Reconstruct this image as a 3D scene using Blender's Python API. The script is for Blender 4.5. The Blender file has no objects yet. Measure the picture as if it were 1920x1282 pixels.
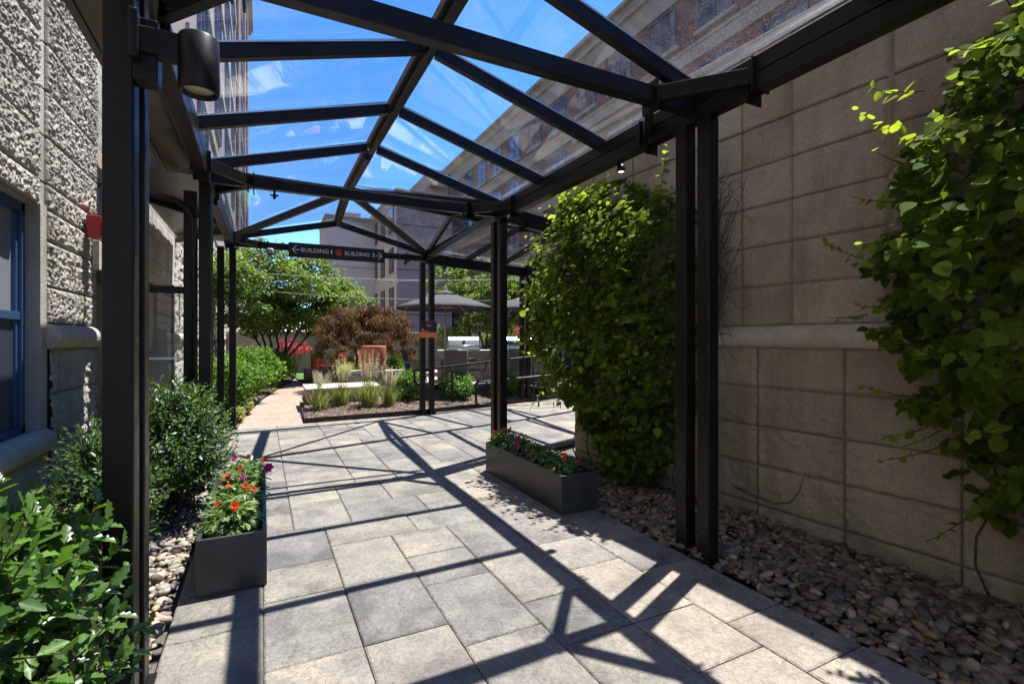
import bpy, bmesh, math, random
import numpy as np
from mathutils import Vector, Matrix
R = math.radians
rnd = random.Random(7)
nr = np.random.RandomState(11)
SC = bpy.context.scene
COL = SC.collection

# ---------------------------------------------------------------- camera, sky, sun, exposure
cd = bpy.data.cameras.new('camera'); cam = bpy.data.objects.new('camera', cd); COL.objects.link(cam)
cam.location = (0, 0, 1.5); cam.rotation_euler = (R(90), 0, R(-26.8))
cd.sensor_width = 36; cd.lens = 930 / 1920 * 36; cd.shift_y = -5 / 1920
cd.clip_start = 0.02; cd.clip_end = 2000
SC.camera = cam
SUN = Vector((1.0, 0.43, 3.1)).normalized()
w = bpy.data.worlds.new('World'); SC.world = w; w.use_nodes = True
nt = w.node_tree; bg = nt.nodes['Background']
sky = nt.nodes.new('ShaderNodeTexSky'); sky.sky_type = 'NISHITA'; sky.sun_disc = False
sky.sun_elevation = math.asin(SUN.z); sky.sun_rotation = math.atan2(SUN.x, SUN.y)
sky.air_density = 1.0; sky.dust_density = 0.0; sky.ozone_density = 4.0; sky.altitude = 1500
hs_ = nt.nodes.new('ShaderNodeHueSaturation'); hs_.inputs['Saturation'].default_value = 1.25; hs_.inputs['Hue'].default_value = .506; hs_.inputs['Value'].default_value = .94
nt.links.new(sky.outputs[0], hs_.inputs['Color']); nt.links.new(hs_.outputs[0], bg.inputs[0]); bg.inputs[1].default_value = 0.145
sl = bpy.data.lights.new('sun', 'SUN'); sl.energy = 4.7; sl.angle = R(0.53); sl.color = (1, .965, .92)
so = bpy.data.objects.new('sun', sl); COL.objects.link(so)
so.rotation_euler = SUN.to_track_quat('Z', 'Y').to_euler(); so.location = (5, 3, 30)
SC.view_settings.view_transform = 'Standard'; SC.view_settings.look = 'None'
SC.view_settings.exposure = 1.42; SC.view_settings.gamma = 1
SC.cycles.max_bounces = 10; SC.cycles.transparent_max_bounces = 16; SC.cycles.diffuse_bounces = 5
SC.cycles.use_denoising = True; SC.cycles.caustics_reflective = False; SC.cycles.caustics_refractive = False

# ---------------------------------------------------------------- materials
def new_mat(name):
    m = bpy.data.materials.new(name); m.use_nodes = True
    n = m.node_tree; return m, n, n.nodes['Principled BSDF']
def N(n, t, **k):
    x = n.nodes.new(t)
    for a, b in k.items():
        if hasattr(x, a): setattr(x, a, b)
        else: x.inputs[a].default_value = b
    return x
def coords(n, scale=(1, 1, 1)):
    tc = n.nodes.new('ShaderNodeTexCoord'); mp = n.nodes.new('ShaderNodeMapping')
    g = n.nodes.new('ShaderNodeNewGeometry')
    n.links.new(g.outputs['Position'], mp.inputs[0]); mp.inputs['Scale'].default_value = scale
    return mp.outputs[0]
def ramp(n, src, stops):
    r = n.nodes.new('ShaderNodeValToRGB'); e = r.color_ramp.elements
    while len(e) < len(stops): e.new(0.5)
    for i, (p, c) in enumerate(stops):
        e[i].position = p; e[i].color = (*c, 1) if len(c) == 3 else c
    n.links.new(src, r.inputs[0]); return r.outputs[0]
def mixc(n, fac, a, b, mode='MIX'):
    m = n.nodes.new('ShaderNodeMix'); m.data_type = 'RGBA'; m.blend_type = mode
    for s, v in ((0, fac), (6, a), (7, b)):
        if isinstance(v, (int, float)): m.inputs[s].default_value = v
        elif isinstance(v, tuple): m.inputs[s].default_value = (*v, 1)
        else: n.links.new(v, m.inputs[s])
    return m.outputs[2]
def bump(n, b, src, strength, dist=0.01):
    x = n.nodes.new('ShaderNodeBump'); x.inputs['Strength'].default_value = strength
    x.inputs['Distance'].default_value = dist; n.links.new(src, x.inputs['Height'])
    n.links.new(x.outputs[0], b.inputs['Normal'])
def noise(n, vec, scale, detail=4, rough=.6):
    x = n.nodes.new('ShaderNodeTexNoise'); x.inputs['Scale'].default_value = scale
    x.inputs['Detail'].default_value = detail; x.inputs['Roughness'].default_value = rough
    n.links.new(vec, x.inputs['Vector']); return x.outputs[0]
def simple(name, col, rough=.6, metal=0, var=.15, scale=8, bmp=0, spec=.5, bscale=None):
    m, n, b = new_mat(name); v = coords(n)
    f = noise(n, v, scale, 5)
    lo = tuple(c * (1 - var) for c in col); hi = tuple(min(1, c * (1 + var)) for c in col)
    n.links.new(ramp(n, f, [(.3, lo), (.7, hi)]), b.inputs['Base Color'])
    b.inputs['Roughness'].default_value = rough; b.inputs['Metallic'].default_value = metal
    b.inputs['Specular IOR Level'].default_value = spec
    if bmp: bump(n, b, noise(n, v, bscale or scale * 6, 4), bmp)
    return m
M = {}
def black_metal():
    m, n, b = new_mat('black_paint'); v = coords(n)
    n.links.new(ramp(n, noise(n, v, 6, 5), [(.3, (.009, .0072, .0065)), (.75, (.015, .012, .0105))]), b.inputs['Base Color'])
    n.links.new(ramp(n, noise(n, v, 14, 6), [(.3, (.30,) * 3), (.8, (.50,) * 3)]), b.inputs['Roughness'])
    b.inputs['Specular IOR Level'].default_value = .22; bump(n, b, noise(n, v, 5, 3), .05, .01); return m
M['black'] = black_metal()
M['gutter'] = simple('bronze_sheet', (.07, .055, .045), .38, .6, .2, 5, .05)
M['silver'] = simple('aluminium_bead', (.62, .63, .66), .3, .8, .08, 20)
M['steel'] = simple('stainless_steel', (.50, .50, .51), .36, .9, .08, 9)
M['sign_black'] = simple('sign_black', (.006, .006, .007), .6, 0, .1)
M['white'] = simple('white_paint', (.78, .78, .76), .5, 0, .05)
M['orange'] = simple('orange_paint', (.80, .20, .03), .45, 0, .08)
M['logo_orange'] = simple('logo_orange', (.62, .10, .035), .45, 0, .05)
M['red'] = simple('red_plastic', (.33, .010, .008), .35, 0, .1)
M['terracotta'] = simple('terracotta', (.42, .13, .07), .75, 0, .15, 4, .2)
M['planter'] = simple('charcoal_planter', (.035, .034, .034), .42, 0, .25, 5, .08)
M['soil'] = simple('soil', (.035, .025, .018), .95, 0, .5, 40, .8, .2)
M['bark'] = simple('bark', (.06, .045, .035), .9, 0, .4, 20, .6)
M['twig'] = simple('twig', (.10, .065, .05), .85, 0, .4, 30, .3)
M['stem'] = simple('green_stem', (.10, .16, .04), .6, 0, .2, 30)
M['stone_cap'] = simple('cut_stone', (.46, .43, .38), .8, 0, .15, 6, .25)
M['bull'] = simple('precast_bullnose', (.40, .37, .32), .82, 0, .18, 9, .35, .4, 80)
M['bullR'] = simple('precast_course', (.44, .395, .33), .82, 0, .18, 9, .35, .4, 80)
M['bluefr'] = simple('blue_aluminium', (.035, .085, .19), .35, .3, .1)
M['darkglass'] = None
def glass_dark(name, col, rough=.03):
    m, n, b = new_mat(name); b.inputs['Base Color'].default_value = (*col, 1)
    b.inputs['Roughness'].default_value = rough; b.inputs['Specular IOR Level'].default_value = .9
    v = coords(n); bump(n, b, noise(n, v, .7, 2), .05, .05); return m
M['darkglass'] = glass_dark('window_glass', (.035, .045, .055))
M['paneL'] = glass_dark('curtained_glass', (.20, .22, .23))
M['skyglass'] = glass_dark('upper_window_glass', (.03, .05, .09))
def roof_glass():
    m = bpy.data.materials.new('roof_glass'); m.use_nodes = True; n = m.node_tree; n.nodes.clear()
    out = n.nodes.new('ShaderNodeOutputMaterial'); tr = n.nodes.new('ShaderNodeBsdfTransparent')
    tr.inputs[0].default_value = (.955, .975, .985, 1)
    gl = n.nodes.new('ShaderNodeBsdfGlossy'); gl.inputs['Roughness'].default_value = .0
    fr = n.nodes.new('ShaderNodeFresnel'); ge = n.nodes.new('ShaderNodeNewGeometry')   # same reflectance from either side of the pane
    io = n.nodes.new('ShaderNodeMapRange'); n.links.new(ge.outputs['Backfacing'], io.inputs[0]); io.inputs[3].default_value = 1.5; io.inputs[4].default_value = 1 / 1.5
    n.links.new(io.outputs[0], fr.inputs[0])
    mx = n.nodes.new('ShaderNodeMixShader'); n.links.new(fr.outputs[0], mx.inputs[0])
    n.links.new(tr.outputs[0], mx.inputs[1]); n.links.new(gl.outputs[0], mx.inputs[2])
    df = n.nodes.new('ShaderNodeBsdfTranslucent'); df.inputs[0].default_value = (.75, .76, .76, 1)
    v = coords(n)
    d = ramp(n, noise(n, v, 3.2, 9, .75), [(.45, (.0,) * 3), (.8, (.016,) * 3)])
    sz = n.nodes.new('ShaderNodeSeparateXYZ'); n.links.new(v, sz.inputs[0]); mr = n.nodes.new('ShaderNodeMapRange'); n.links.new(sz.outputs[2], mr.inputs[0])
    for i_, v_ in ((1, 3.24), (2, 3.52), (3, 1.0), (4, 0.0)): mr.inputs[i_].default_value = v_
    spk = ramp(n, noise(n, v, 70, 4, .8), [(.5, (.004,) * 3), (.66, (.10,) * 3)])
    d = mixc(n, mr.outputs[0], d, mixc(n, .5, d, spk, 'ADD'))
    m2 = n.nodes.new('ShaderNodeMixShader'); n.links.new(d, m2.inputs[0])
    n.links.new(mx.outputs[0], m2.inputs[1]); n.links.new(df.outputs[0], m2.inputs[2])
    n.links.new(m2.outputs[0], out.inputs[0]); return m
M['glass'] = roof_glass()
def leaf_mat(name, c1, c2, rough=.4, trans=.35, spec=.4, tint=(1.2, 1.35, .35)):
    """colour varies leaf by leaf through the 'rv' attribute"""
    m = bpy.data.materials.new(name); m.use_nodes = True; n = m.node_tree; b = n.nodes['Principled BSDF']
    out = n.nodes['Material Output']
    at = n.nodes.new('ShaderNodeAttribute'); at.attribute_name = 'rv'
    c = ramp(n, at.outputs['Fac'], [(0, c1), (.85, c2), (1, tuple(min(1, x * 1.5) for x in c2))])
    n.links.new(c, b.inputs['Base Color']); b.inputs['Roughness'].default_value = rough
    b.inputs['Specular IOR Level'].default_value = spec
    t = n.nodes.new('ShaderNodeBsdfTranslucent')
    n.links.new(mixc(n, 1.0, c, tuple(tint), 'MULTIPLY'), t.inputs[0])
    mx = n.nodes.new('ShaderNodeMixShader'); mx.inputs[0].default_value = trans
    n.links.new(b.outputs[0], mx.inputs[1]); n.links.new(t.outputs[0], mx.inputs[2])
    n.links.new(mx.outputs[0], out.inputs[0]); return m
M['vine'] = leaf_mat('vine_leaf', (.040, .075, .012), (.155, .225, .034), .7, .45, .03, (2.3, 2.1, .7))
M['holly'] = leaf_mat('holly_leaf', (.024, .065, .014), (.095, .175, .030), .34, .35, .5, (2.0, 2.3, .5))
M['bush'] = leaf_mat('laurel_leaf', (.030, .072, .020), (.08, .150, .032), .38, .3, .42, (1.8, 2.2, .5))
M['shrub'] = leaf_mat('bright_shrub_leaf', (.05, .105, .015), (.12, .21, .03), .5, .35, .25, (1.8, 2.2, .5))
M['dogwood'] = leaf_mat('tree_leaf', (.06, .10, .022), (.16, .235, .055), .5, .42, .25, (1.7, 1.75, .6))
M['maple'] = leaf_mat('purple_maple_leaf', (.060, .020, .026), (.15, .115, .045), .5, .35, .2, (1.7, 1.1, .7))
M['redleaf'] = leaf_mat('crimson_leaf', (.22, .02, .03), (.5, .06, .08), .5, .4, .3, (1.5, 1, 1))
M['rust'] = leaf_mat('rust_leaf', (.16, .05, .03), (.34, .12, .07), .5, .4, .3, (1.5, 1, 1))
M['grass'] = leaf_mat('plume_grass', (.12, .18, .04), (.34, .36, .14), .6, .4, .2, (1.4, 1.4, .8))
M['plume'] = leaf_mat('grass_plume', (.32, .32, .18), (.55, .52, .34), .7, .5, .2, (1, 1, 1))
M['hakone'] = leaf_mat('golden_grass', (.22, .28, .03), (.5, .55, .09), .5, .4, .2, (1.2, 1.2, .6))
M['box'] = leaf_mat('boxwood_leaf', (.05, .12, .02), (.14, .26, .04), .4, .35, .4, (1.8, 2.2, .5))
M['imp'] = leaf_mat('impatiens_leaf', (.045, .10, .025), (.16, .22, .06), .4, .3, .35, (1.4, 1.8, .6))
for nm, c in (('petal_orange', (.85, .10, .012)), ('petal_magenta', (.52, .01, .24)), ('petal_red', (.7, .03, .015))):
    M[nm] = leaf_mat(nm, tuple(x * .8 for x in c), c, .5, .3, .2, (1.2, 1.2, 1.2))

def paver_mat():
    m, n, b = new_mat('slate_paver'); v = coords(n)
    at = n.nodes.new('ShaderNodeAttribute'); at.attribute_name = 'rv'
    base = ramp(n, at.outputs['Fac'], [(0, (.185, .176, .170)), (.3, (.230, .212, .188)), (.6, (.272, .242, .202)), (.85, (.245, .228, .204)), (1, (.298, .252, .208))])
    a2 = n.nodes.new('ShaderNodeAttribute'); a2.attribute_name = 'rv2'
    vm = n.nodes.new('ShaderNodeVectorMath'); vm.operation = 'ADD'; cb = n.nodes.new('ShaderNodeCombineXYZ')
    ml = n.nodes.new('ShaderNodeMath'); ml.operation = 'MULTIPLY'; ml.inputs[1].default_value = 40
    n.links.new(a2.outputs['Fac'], ml.inputs[0]); n.links.new(ml.outputs[0], cb.inputs[2])
    n.links.new(v, vm.inputs[0]); n.links.new(cb.outputs[0], vm.inputs[1]); vv = vm.outputs[0]
    cl = ramp(n, noise(n, vv, 2.6, 7, .62), [(.36, (.60, .59, .60)), (.47, (.88, .87, .86)), (.56, (1.0, .985, .95)), (.68, (1.3, 1.22, 1.08))])
    c = mixc(n, 1.0, base, cl, 'MULTIPLY')
    fn = ramp(n, noise(n, vv, 42, 10, .85), [(.34, (.50,) * 3), (.5, (.98,) * 3), (.66, (1.32,) * 3)])
    spt = ramp(n, noise(n, v, 16, 3, .5), [(.24, (.55, .53, .5)), (.31, (1, 1, 1))]); c = mixc(n, .6, c, spt, 'MULTIPLY')
    vein = n.nodes.new('ShaderNodeTexNoise'); vein.inputs['Scale'].default_value = 4.5; vein.inputs['Detail'].default_value = 9; vein.inputs['Roughness'].default_value = .7; vein.inputs['Distortion'].default_value = 2.2; n.links.new(vv, vein.inputs['Vector'])
    c = mixc(n, .55, c, ramp(n, vein.outputs[0], [(.44, (1, 1, 1)), (.485, (.62, .62, .63)), (.50, (1.28, 1.26, 1.22)), (.54, (1, 1, 1))]), 'MULTIPLY')
    c = mixc(n, .85, c, fn, 'MULTIPLY'); n.links.new(c, b.inputs['Base Color'])
    b.inputs['Roughness'].default_value = .72; b.inputs['Specular IOR Level'].default_value = .35
    w1 = n.nodes.new('ShaderNodeTexNoise'); w1.inputs['Scale'].default_value = 5; w1.inputs['Detail'].default_value = 10
    w1.inputs['Roughness'].default_value = .62; w1.inputs['Distortion'].default_value = 1.6; n.links.new(vv, w1.inputs['Vector'])
    mm = n.nodes.new('ShaderNodeMath'); mm.operation = 'MULTIPLY_ADD'; mm.inputs[1].default_value = .2
    n.links.new(noise(n, v, 60, 6), mm.inputs[0]); n.links.new(w1.outputs[0], mm.inputs[2])
    bump(n, b, mm.outputs[0], 1.0, .04); return m
M['paver'] = paver_mat()
def stone_mat(name, face, face2, joint, speck=.5, bs=.5):
    m, n, b = new_mat(name); v = coords(n)
    at = n.nodes.new('ShaderNodeAttribute'); at.attribute_name = 'joint'
    rv = n.nodes.new('ShaderNodeAttribute'); rv.attribute_name = 'rv'
    c = ramp(n, rv.outputs['Fac'], [(0, face), (1, face2)])
    bl = ramp(n, noise(n, v, 1.7, 6), [(.3, (.70, .69, .67)), (.7, (1.2, 1.17, 1.13))])
    c = mixc(n, .85, c, bl, 'MULTIPLY')
    sp = ramp(n, noise(n, v, 62, 7, .9), [(.36, (.42, .40, .37)), (.47, (.92, .91, .9)), (.56, (1.08, 1.07, 1.05)), (.68, (1.55, 1.52, 1.46))])
    st = ramp(n, noise(n, coords(n, (2.2, 2.2, .5)), 1.0, 5, .6), [(.36, (.68, .66, .62)), (.5, (1, 1, 1))]); c = mixc(n, .7, c, st, 'MULTIPLY')
    c = mixc(n, speck, c, sp, 'MULTIPLY')
    c = mixc(n, at.outputs['Fac'], c, joint); n.links.new(c, b.inputs['Base Color'])
    b.inputs['Roughness'].default_value = .9; b.inputs['Specular IOR Level'].default_value = .2
    bump(n, b, noise(n, v, 48, 8, .8), bs, .03); return m
M['blockR'] = stone_mat('beige_block', (.42, .368, .295), (.56, .492, .40), (.17, .145, .12), .7, .8)  # beige concrete block, the right wall's own colour
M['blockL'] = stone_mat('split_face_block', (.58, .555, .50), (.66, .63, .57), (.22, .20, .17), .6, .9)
def brick_mat(name, c1, c2, mortar, sc=4.2, axis='Y'):
    m, n, b = new_mat(name); g = n.nodes.new('ShaderNodeNewGeometry')
    sx = n.nodes.new('ShaderNodeSeparateXYZ'); n.links.new(g.outputs['Position'], sx.inputs[0])
    cb = n.nodes.new('ShaderNodeCombineXYZ'); n.links.new(sx.outputs[0 if axis == 'X' else 1], cb.inputs[0]); n.links.new(sx.outputs[2], cb.inputs[1])
    br = n.nodes.new('ShaderNodeTexBrick'); n.links.new(cb.outputs[0], br.inputs['Vector'])
    br.inputs['Color1'].default_value = (*c1, 1); br.inputs['Color2'].default_value = (*c2, 1); br.inputs['Mortar'].default_value = (*mortar, 1)
    br.inputs['Scale'].default_value = sc; br.inputs['Mortar Size'].default_value = .012
    v = coords(n); f = ramp(n, noise(n, v, .5, 6), [(.3, (.8,) * 3), (.7, (1.15,) * 3)])
    n.links.new(mixc(n, .8, br.outputs[0], f, 'MULTIPLY'), b.inputs['Base Color']); b.inputs['Roughness'].default_value = .85
    return m
M['brick'] = brick_mat('red_brick', (.145, .065, .055), (.19, .09, .075), (.2, .165, .145))
M['brickx'] = brick_mat('red_brick_end', (.20, .070, .055), (.26, .10, .08), (.24, .19, .16), 4.2, 'X')
M['precast'] = simple('limestone_band', (.34, .31, .265), .85, 0, .12, 1.5, .2)
M['mauve'] = simple('mauve_panel', (.31, .25, .245), .85, 0, .1, 1.2, .2)
M['stucco'] = simple('grey_stucco', (.62, .585, .53), .9, 0, .08, 1.2, .2)
M['stucco2'] = simple('mauve_stucco', (.37, .31, .31), .9, 0, .08, 1.2, .2)
M['gardenwall'] = brick_mat('garden_block', (.30, .26, .21), (.34, .30, .25), (.2, .17, .14), 1.6, 'X')
M['patio'] = simple('patio_concrete', (.34, .30, .27), .85, 0, .12, 3, .2)
M['drystone'] = brick_mat('stacked_stone', (.24, .20, .15), (.36, .32, .26), (.06, .05, .04), 3.6, 'X')
M['mulch'] = simple('bark_mulch', (.115, .085, .065), .95, 0, .6, 60, 1, .1, 90)
M['litter'] = leaf_mat('dry_leaf', (.10, .055, .025), (.26, .17, .07), .8, .1, .1)
M['mulchchip'] = leaf_mat('mulch_chip', (.07, .045, .035), (.36, .28, .21), .9, 0, .1)
M['fabric'] = simple('grey_canvas', (.045, .043, .05), .9, 0, .1, 6)
M['sling'] = simple('taupe_sling', (.13, .115, .10), .8, 0, .1, 30, .3)
M['frame_taupe'] = simple('taupe_frame', (.24, .215, .18), .5, .3, .1)
M['pole'] = simple('champagne_pole', (.46, .42, .34), .4, .4, .08)
M['lawn'] = simple('lawn', (.06, .13, .02), .9, 0, .3, 30, .5)
M['ground'] = simple('bare_earth', (.10, .085, .065), .95, 0, .3, 8, .6)
M['grout'] = simple('joint_sand', (.075, .068, .06), .95, 0, .3, 50, .5)
M['rustedge'] = simple('steel_edging', (.035, .022, .018), .7, .2, .3)
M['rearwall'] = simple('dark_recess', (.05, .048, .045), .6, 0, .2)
def brickpath():
    m, n, b = new_mat('brick_path'); v = coords(n)
    mp = n.nodes.new('ShaderNodeMapping'); n.links.new(v, mp.inputs[0]); mp.inputs['Rotation'].default_value = (0, 0, R(-4))
    br = n.nodes.new('ShaderNodeTexBrick'); n.links.new(mp.outputs[0], br.inputs['Vector'])
    br.inputs['Color1'].default_value = (.27, .175, .13, 1); br.inputs['Color2'].default_value = (.34, .235, .18, 1); br.inputs['Mortar'].default_value = (.16, .12, .09, 1)
    br.inputs['Scale'].default_value = 1.9; br.inputs['Mortar Size'].default_value = .012
    f = ramp(n, noise(n, v, 9, 6), [(.3, (.8,) * 3), (.7, (1.15,) * 3)])
    n.links.new(mixc(n, .8, br.outputs[0], f, 'MULTIPLY'), b.inputs['Base Color']); b.inputs['Roughness'].default_value = .8
    return m
M['brickpath'] = brickpath()
def pebble_mat(name, k):
    m, n, b = new_mat(name); v = coords(n)
    at = n.nodes.new('ShaderNodeAttribute'); at.attribute_name = 'rv'
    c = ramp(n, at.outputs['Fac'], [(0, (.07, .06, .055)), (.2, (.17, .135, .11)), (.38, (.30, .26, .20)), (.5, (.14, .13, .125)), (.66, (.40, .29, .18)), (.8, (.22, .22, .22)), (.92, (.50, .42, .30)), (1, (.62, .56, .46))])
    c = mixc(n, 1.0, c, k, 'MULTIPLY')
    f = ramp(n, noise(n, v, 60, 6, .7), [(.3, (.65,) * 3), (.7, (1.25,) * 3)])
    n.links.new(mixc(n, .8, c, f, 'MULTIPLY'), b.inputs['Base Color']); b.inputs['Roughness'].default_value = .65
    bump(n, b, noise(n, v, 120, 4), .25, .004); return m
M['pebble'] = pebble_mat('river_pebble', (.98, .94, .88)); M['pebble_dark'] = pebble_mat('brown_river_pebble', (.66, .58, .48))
def em(name, col, s):
    m, n, b = new_mat(name); b.inputs['Base Color'].default_value = (*col, 1)
    b.inputs['Emission Color'].default_value = (*col, 1); b.inputs['Emission Strength'].default_value = s; return m
M['lamp_on'] = em('warm_lamp', (1, .72, .4), 2.5)
M['lens'] = simple('lamp_lens', (.48, .45, .36), .25, 0, .2, 25)

# ---------------------------------------------------------------- mesh helpers
def props(o, label=None, cat=None, group=None, kind=None):
    if label: o['label'] = label
    if cat: o['category'] = cat
    if group: o['group'] = group
    if kind: o['kind'] = kind
    return o
def thing(name, loc, label, cat, group=None):
    o = bpy.data.objects.new(name, None); o.location = loc; o.empty_display_size = .1
    COL.objects.link(o); return props(o, label, cat, group)
def wloc(o):
    v = Vector((0, 0, 0))
    while o is not None: v += Vector(o.location); o = o.parent
    return v
def link_mesh(name, me, mat, parent=None, origin=None):
    o = bpy.data.objects.new(name, me); COL.objects.link(o)
    me.materials.append(M[mat] if isinstance(mat, str) else mat)
    off = wloc(parent) if parent is not None else Vector(origin or (0, 0, 0))
    if parent is not None: o.parent = parent
    else: o.location = off
    if off.length > 0: me.transform(Matrix.Translation(-off))
    return o
def np_obj(name, V, F, mat, parent=None, origin=None, attrs=None, smooth=False):
    """V (n,3); F (m,k) one polygon size"""
    me = bpy.data.meshes.new(name); V = np.asarray(V, np.float32); F = np.asarray(F, np.int32)
    me.vertices.add(len(V)); me.vertices.foreach_set('co', V.ravel())
    k = F.shape[1]; me.loops.add(F.size); me.loops.foreach_set('vertex_index', F.ravel())
    me.polygons.add(len(F)); me.polygons.foreach_set('loop_start', np.arange(0, F.size, k, dtype=np.int32))
    me.polygons.foreach_set('loop_total', np.full(len(F), k, np.int32))
    if smooth: me.polygons.foreach_set('use_smooth', np.ones(len(F), bool))
    me.update(calc_edges=True)
    for an, av in (attrs or {}).items():
        a = me.attributes.new(an, 'FLOAT', 'POINT'); a.data.foreach_set('value', np.asarray(av, np.float32))
    return link_mesh(name, me, mat, parent, origin)
class MB:
    def __init__(s): s.v = []; s.f = []; s.sm = []
    def add(s, vs, fs, smooth=False):
        b = len(s.v); s.v += [tuple(x) for x in vs]; s.f += [tuple(b + i for i in f) for f in fs]; s.sm += [smooth] * len(fs); return s
    def box(s, x0, y0, z0, x1, y1, z1, bev=0):
        return s.bar((x0 + x1) / 2, (y0 + y1) / 2, (z0 + z1) / 2, abs(x1 - x0), abs(y1 - y0), abs(z1 - z0), bev)
    def bar(s, cx, cy, cz, dx, dy, dz, bev=0, mat=None):
        hx, hy, hz = dx / 2, dy / 2, dz / 2; b = min(bev, hx * .9, hy * .9, hz * .9)
        if b <= 0:
            vs = [(x, y, z) for x in (-hx, hx) for y in (-hy, hy) for z in (-hz, hz)]
            fs = [(0, 1, 3, 2), (4, 6, 7, 5), (0, 4, 5, 1), (2, 3, 7, 6), (0, 2, 6, 4), (1, 5, 7, 3)]
        else:
            bm = bmesh.new(); bmesh.ops.create_cube(bm, size=1)
            bmesh.ops.scale(bm, vec=(dx, dy, dz), verts=bm.verts)
            bmesh.ops.bevel(bm, geom=list(bm.edges), offset=b, segments=2, affect='EDGES', profile=.5)
            bm.verts.ensure_lookup_table(); vs = [tuple(v.co) for v in bm.verts]; fs = [tuple(v.index for v in f.verts) for f in bm.faces]; bm.free()
        if mat is not None: vs = [tuple(mat @ Vector(v)) for v in vs]
        return s.add([(v[0] + cx, v[1] + cy, v[2] + cz) for v in vs], fs)
    def beam(s, p0, p1, wd, ht, bev=.004, up=(0, 0, 1)):
        """box section from p0 to p1, wd across, ht along up"""
        p0, p1 = Vector(p0), Vector(p1); d = p1 - p0; L = d.length; d.normalize(); up = Vector(up)
        x = d.cross(up)
        if x.length < 1e-4: x = d.cross(Vector((0, 1, 0)))
        x.normalize(); z = x.cross(d).normalized()
        m = Matrix((x, d, z)).transposed(); c = (p0 + p1) / 2
        return s.bar(c.x, c.y, c.z, wd, L, ht, bev, m)
    def tube(s, pts, r, n=8, cap=True):
        pts = [Vector(p) for p in pts]; rs = r if isinstance(r, (list, tuple)) else [r] * len(pts)
        vs = []; fs = []; prev = None
        for i, p in enumerate(pts):
            t = (pts[min(i + 1, len(pts) - 1)] - pts[max(i - 1, 0)])
            t = t.normalized() if t.length > 1e-9 else Vector((0, 0, 1))
            if prev is None: a = t.cross(Vector((0, 0, 1)) if abs(t.z) < .9 else Vector((1, 0, 0))).normalized()
            else:
                a = prev - t * prev.dot(t); a = a.normalized() if a.length > 1e-6 else t.orthogonal().normalized()
            prev = a; b = t.cross(a)
            for k in range(n):
                an = 2 * math.pi * k / n; vs.append(p + (a * math.cos(an) + b * math.sin(an)) * rs[i])
        for i in range(len(pts) - 1):
            for k in range(n):
                k2 = (k + 1) % n; fs.append((i * n + k, i * n + k2, (i + 1) * n + k2, (i + 1) * n + k))
        s.add(vs, fs, True)
        if cap:
            b = len(s.v) - len(vs); s.f.append(tuple(b + k for k in reversed(range(n)))); s.f.append(tuple(b + (len(pts) - 1) * n + k for k in range(n))); s.sm += [False, False]
        return s
    def lathe(s, cx, cy, prof, n=24):
        vs = []; fs = []
        for (r, z) in prof:
            for k in range(n): a = 2 * math.pi * k / n; vs.append((cx + r * math.cos(a), cy + r * math.sin(a), z))
        for i in range(len(prof) - 1):
            for k in range(n): k2 = (k + 1) % n; fs.append((i * n + k, i * n + k2, (i + 1) * n + k2, (i + 1) * n + k))
        return s.add(vs, fs, True)
    def prism(s, poly, z0, z1):
        n = len(poly); vs = [(x, y, z0) for x, y in poly] + [(x, y, z1) for x, y in poly]
        fs = [tuple(reversed(range(n))), tuple(range(n, 2 * n))] + [(i, (i + 1) % n, n + (i + 1) % n, n + i) for i in range(n)]
        return s.add(vs, fs)
    def slab3(s, pts, t, nrm):
        """polygon in space thickened along nrm"""
        n = len(pts); nv = Vector(nrm) * t; a = [Vector(p) for p in pts]
        return s.add(a + [p + nv for p in a], [tuple(reversed(range(n))), tuple(range(n, 2 * n))] + [(i, (i + 1) % n, n + (i + 1) % n, n + i) for i in range(n)])
    def build(s, name, mat, parent=None, origin=None, rv=None):
        me = bpy.data.meshes.new(name); me.from_pydata([tuple(v) for v in s.v], [], s.f); me.update()
        me.polygons.foreach_set('use_smooth', s.sm)
        return link_mesh(name, me, mat, parent, origin)
def text_mesh(body, size, mat, name, parent, mtx, ext=.002, spacing=1.0):
    cu = bpy.data.curves.new('lettering', 'FONT'); cu.body = body; cu.size = size; cu.extrude = ext
    cu.align_x = 'LEFT'; cu.align_y = 'CENTER'; cu.space_character = spacing; cu.resolution_u = 3
    to = bpy.data.objects.new('lettering_tmp', cu); COL.objects.link(to)
    dg = bpy.context.evaluated_depsgraph_get(); me = bpy.data.meshes.new_from_object(to.evaluated_get(dg))
    bpy.data.objects.remove(to); me.materials.clear(); me.transform(mtx)
    return link_mesh(name, me, mat, parent)

# value noise (numpy) for real relief
_VT = {}
def vnoise(x, y, seed):
    if seed not in _VT: _VT[seed] = np.random.RandomState(seed).rand(256, 256)
    T = _VT[seed]
    xi = np.floor(x).astype(int); yi = np.floor(y).astype(int); fx = x - xi; fy = y - yi
    fx = fx * fx * (3 - 2 * fx); fy = fy * fy * (3 - 2 * fy)
    g = lambda a, b: T[a % 256, b % 256]
    return (g(xi, yi) * (1 - fx) + g(xi + 1, yi) * fx) * (1 - fy) + (g(xi, yi + 1) * (1 - fx) + g(xi + 1, yi + 1) * fx) * fy
def fbm(x, y, seed, octs=4, gain=.55):
    r = 0; a = 1; t = 0
    for o in range(octs): r = r + a * vnoise(x * 2 ** o, y * 2 ** o, seed + o); t += a; a *= gain
    return r / t

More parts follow.
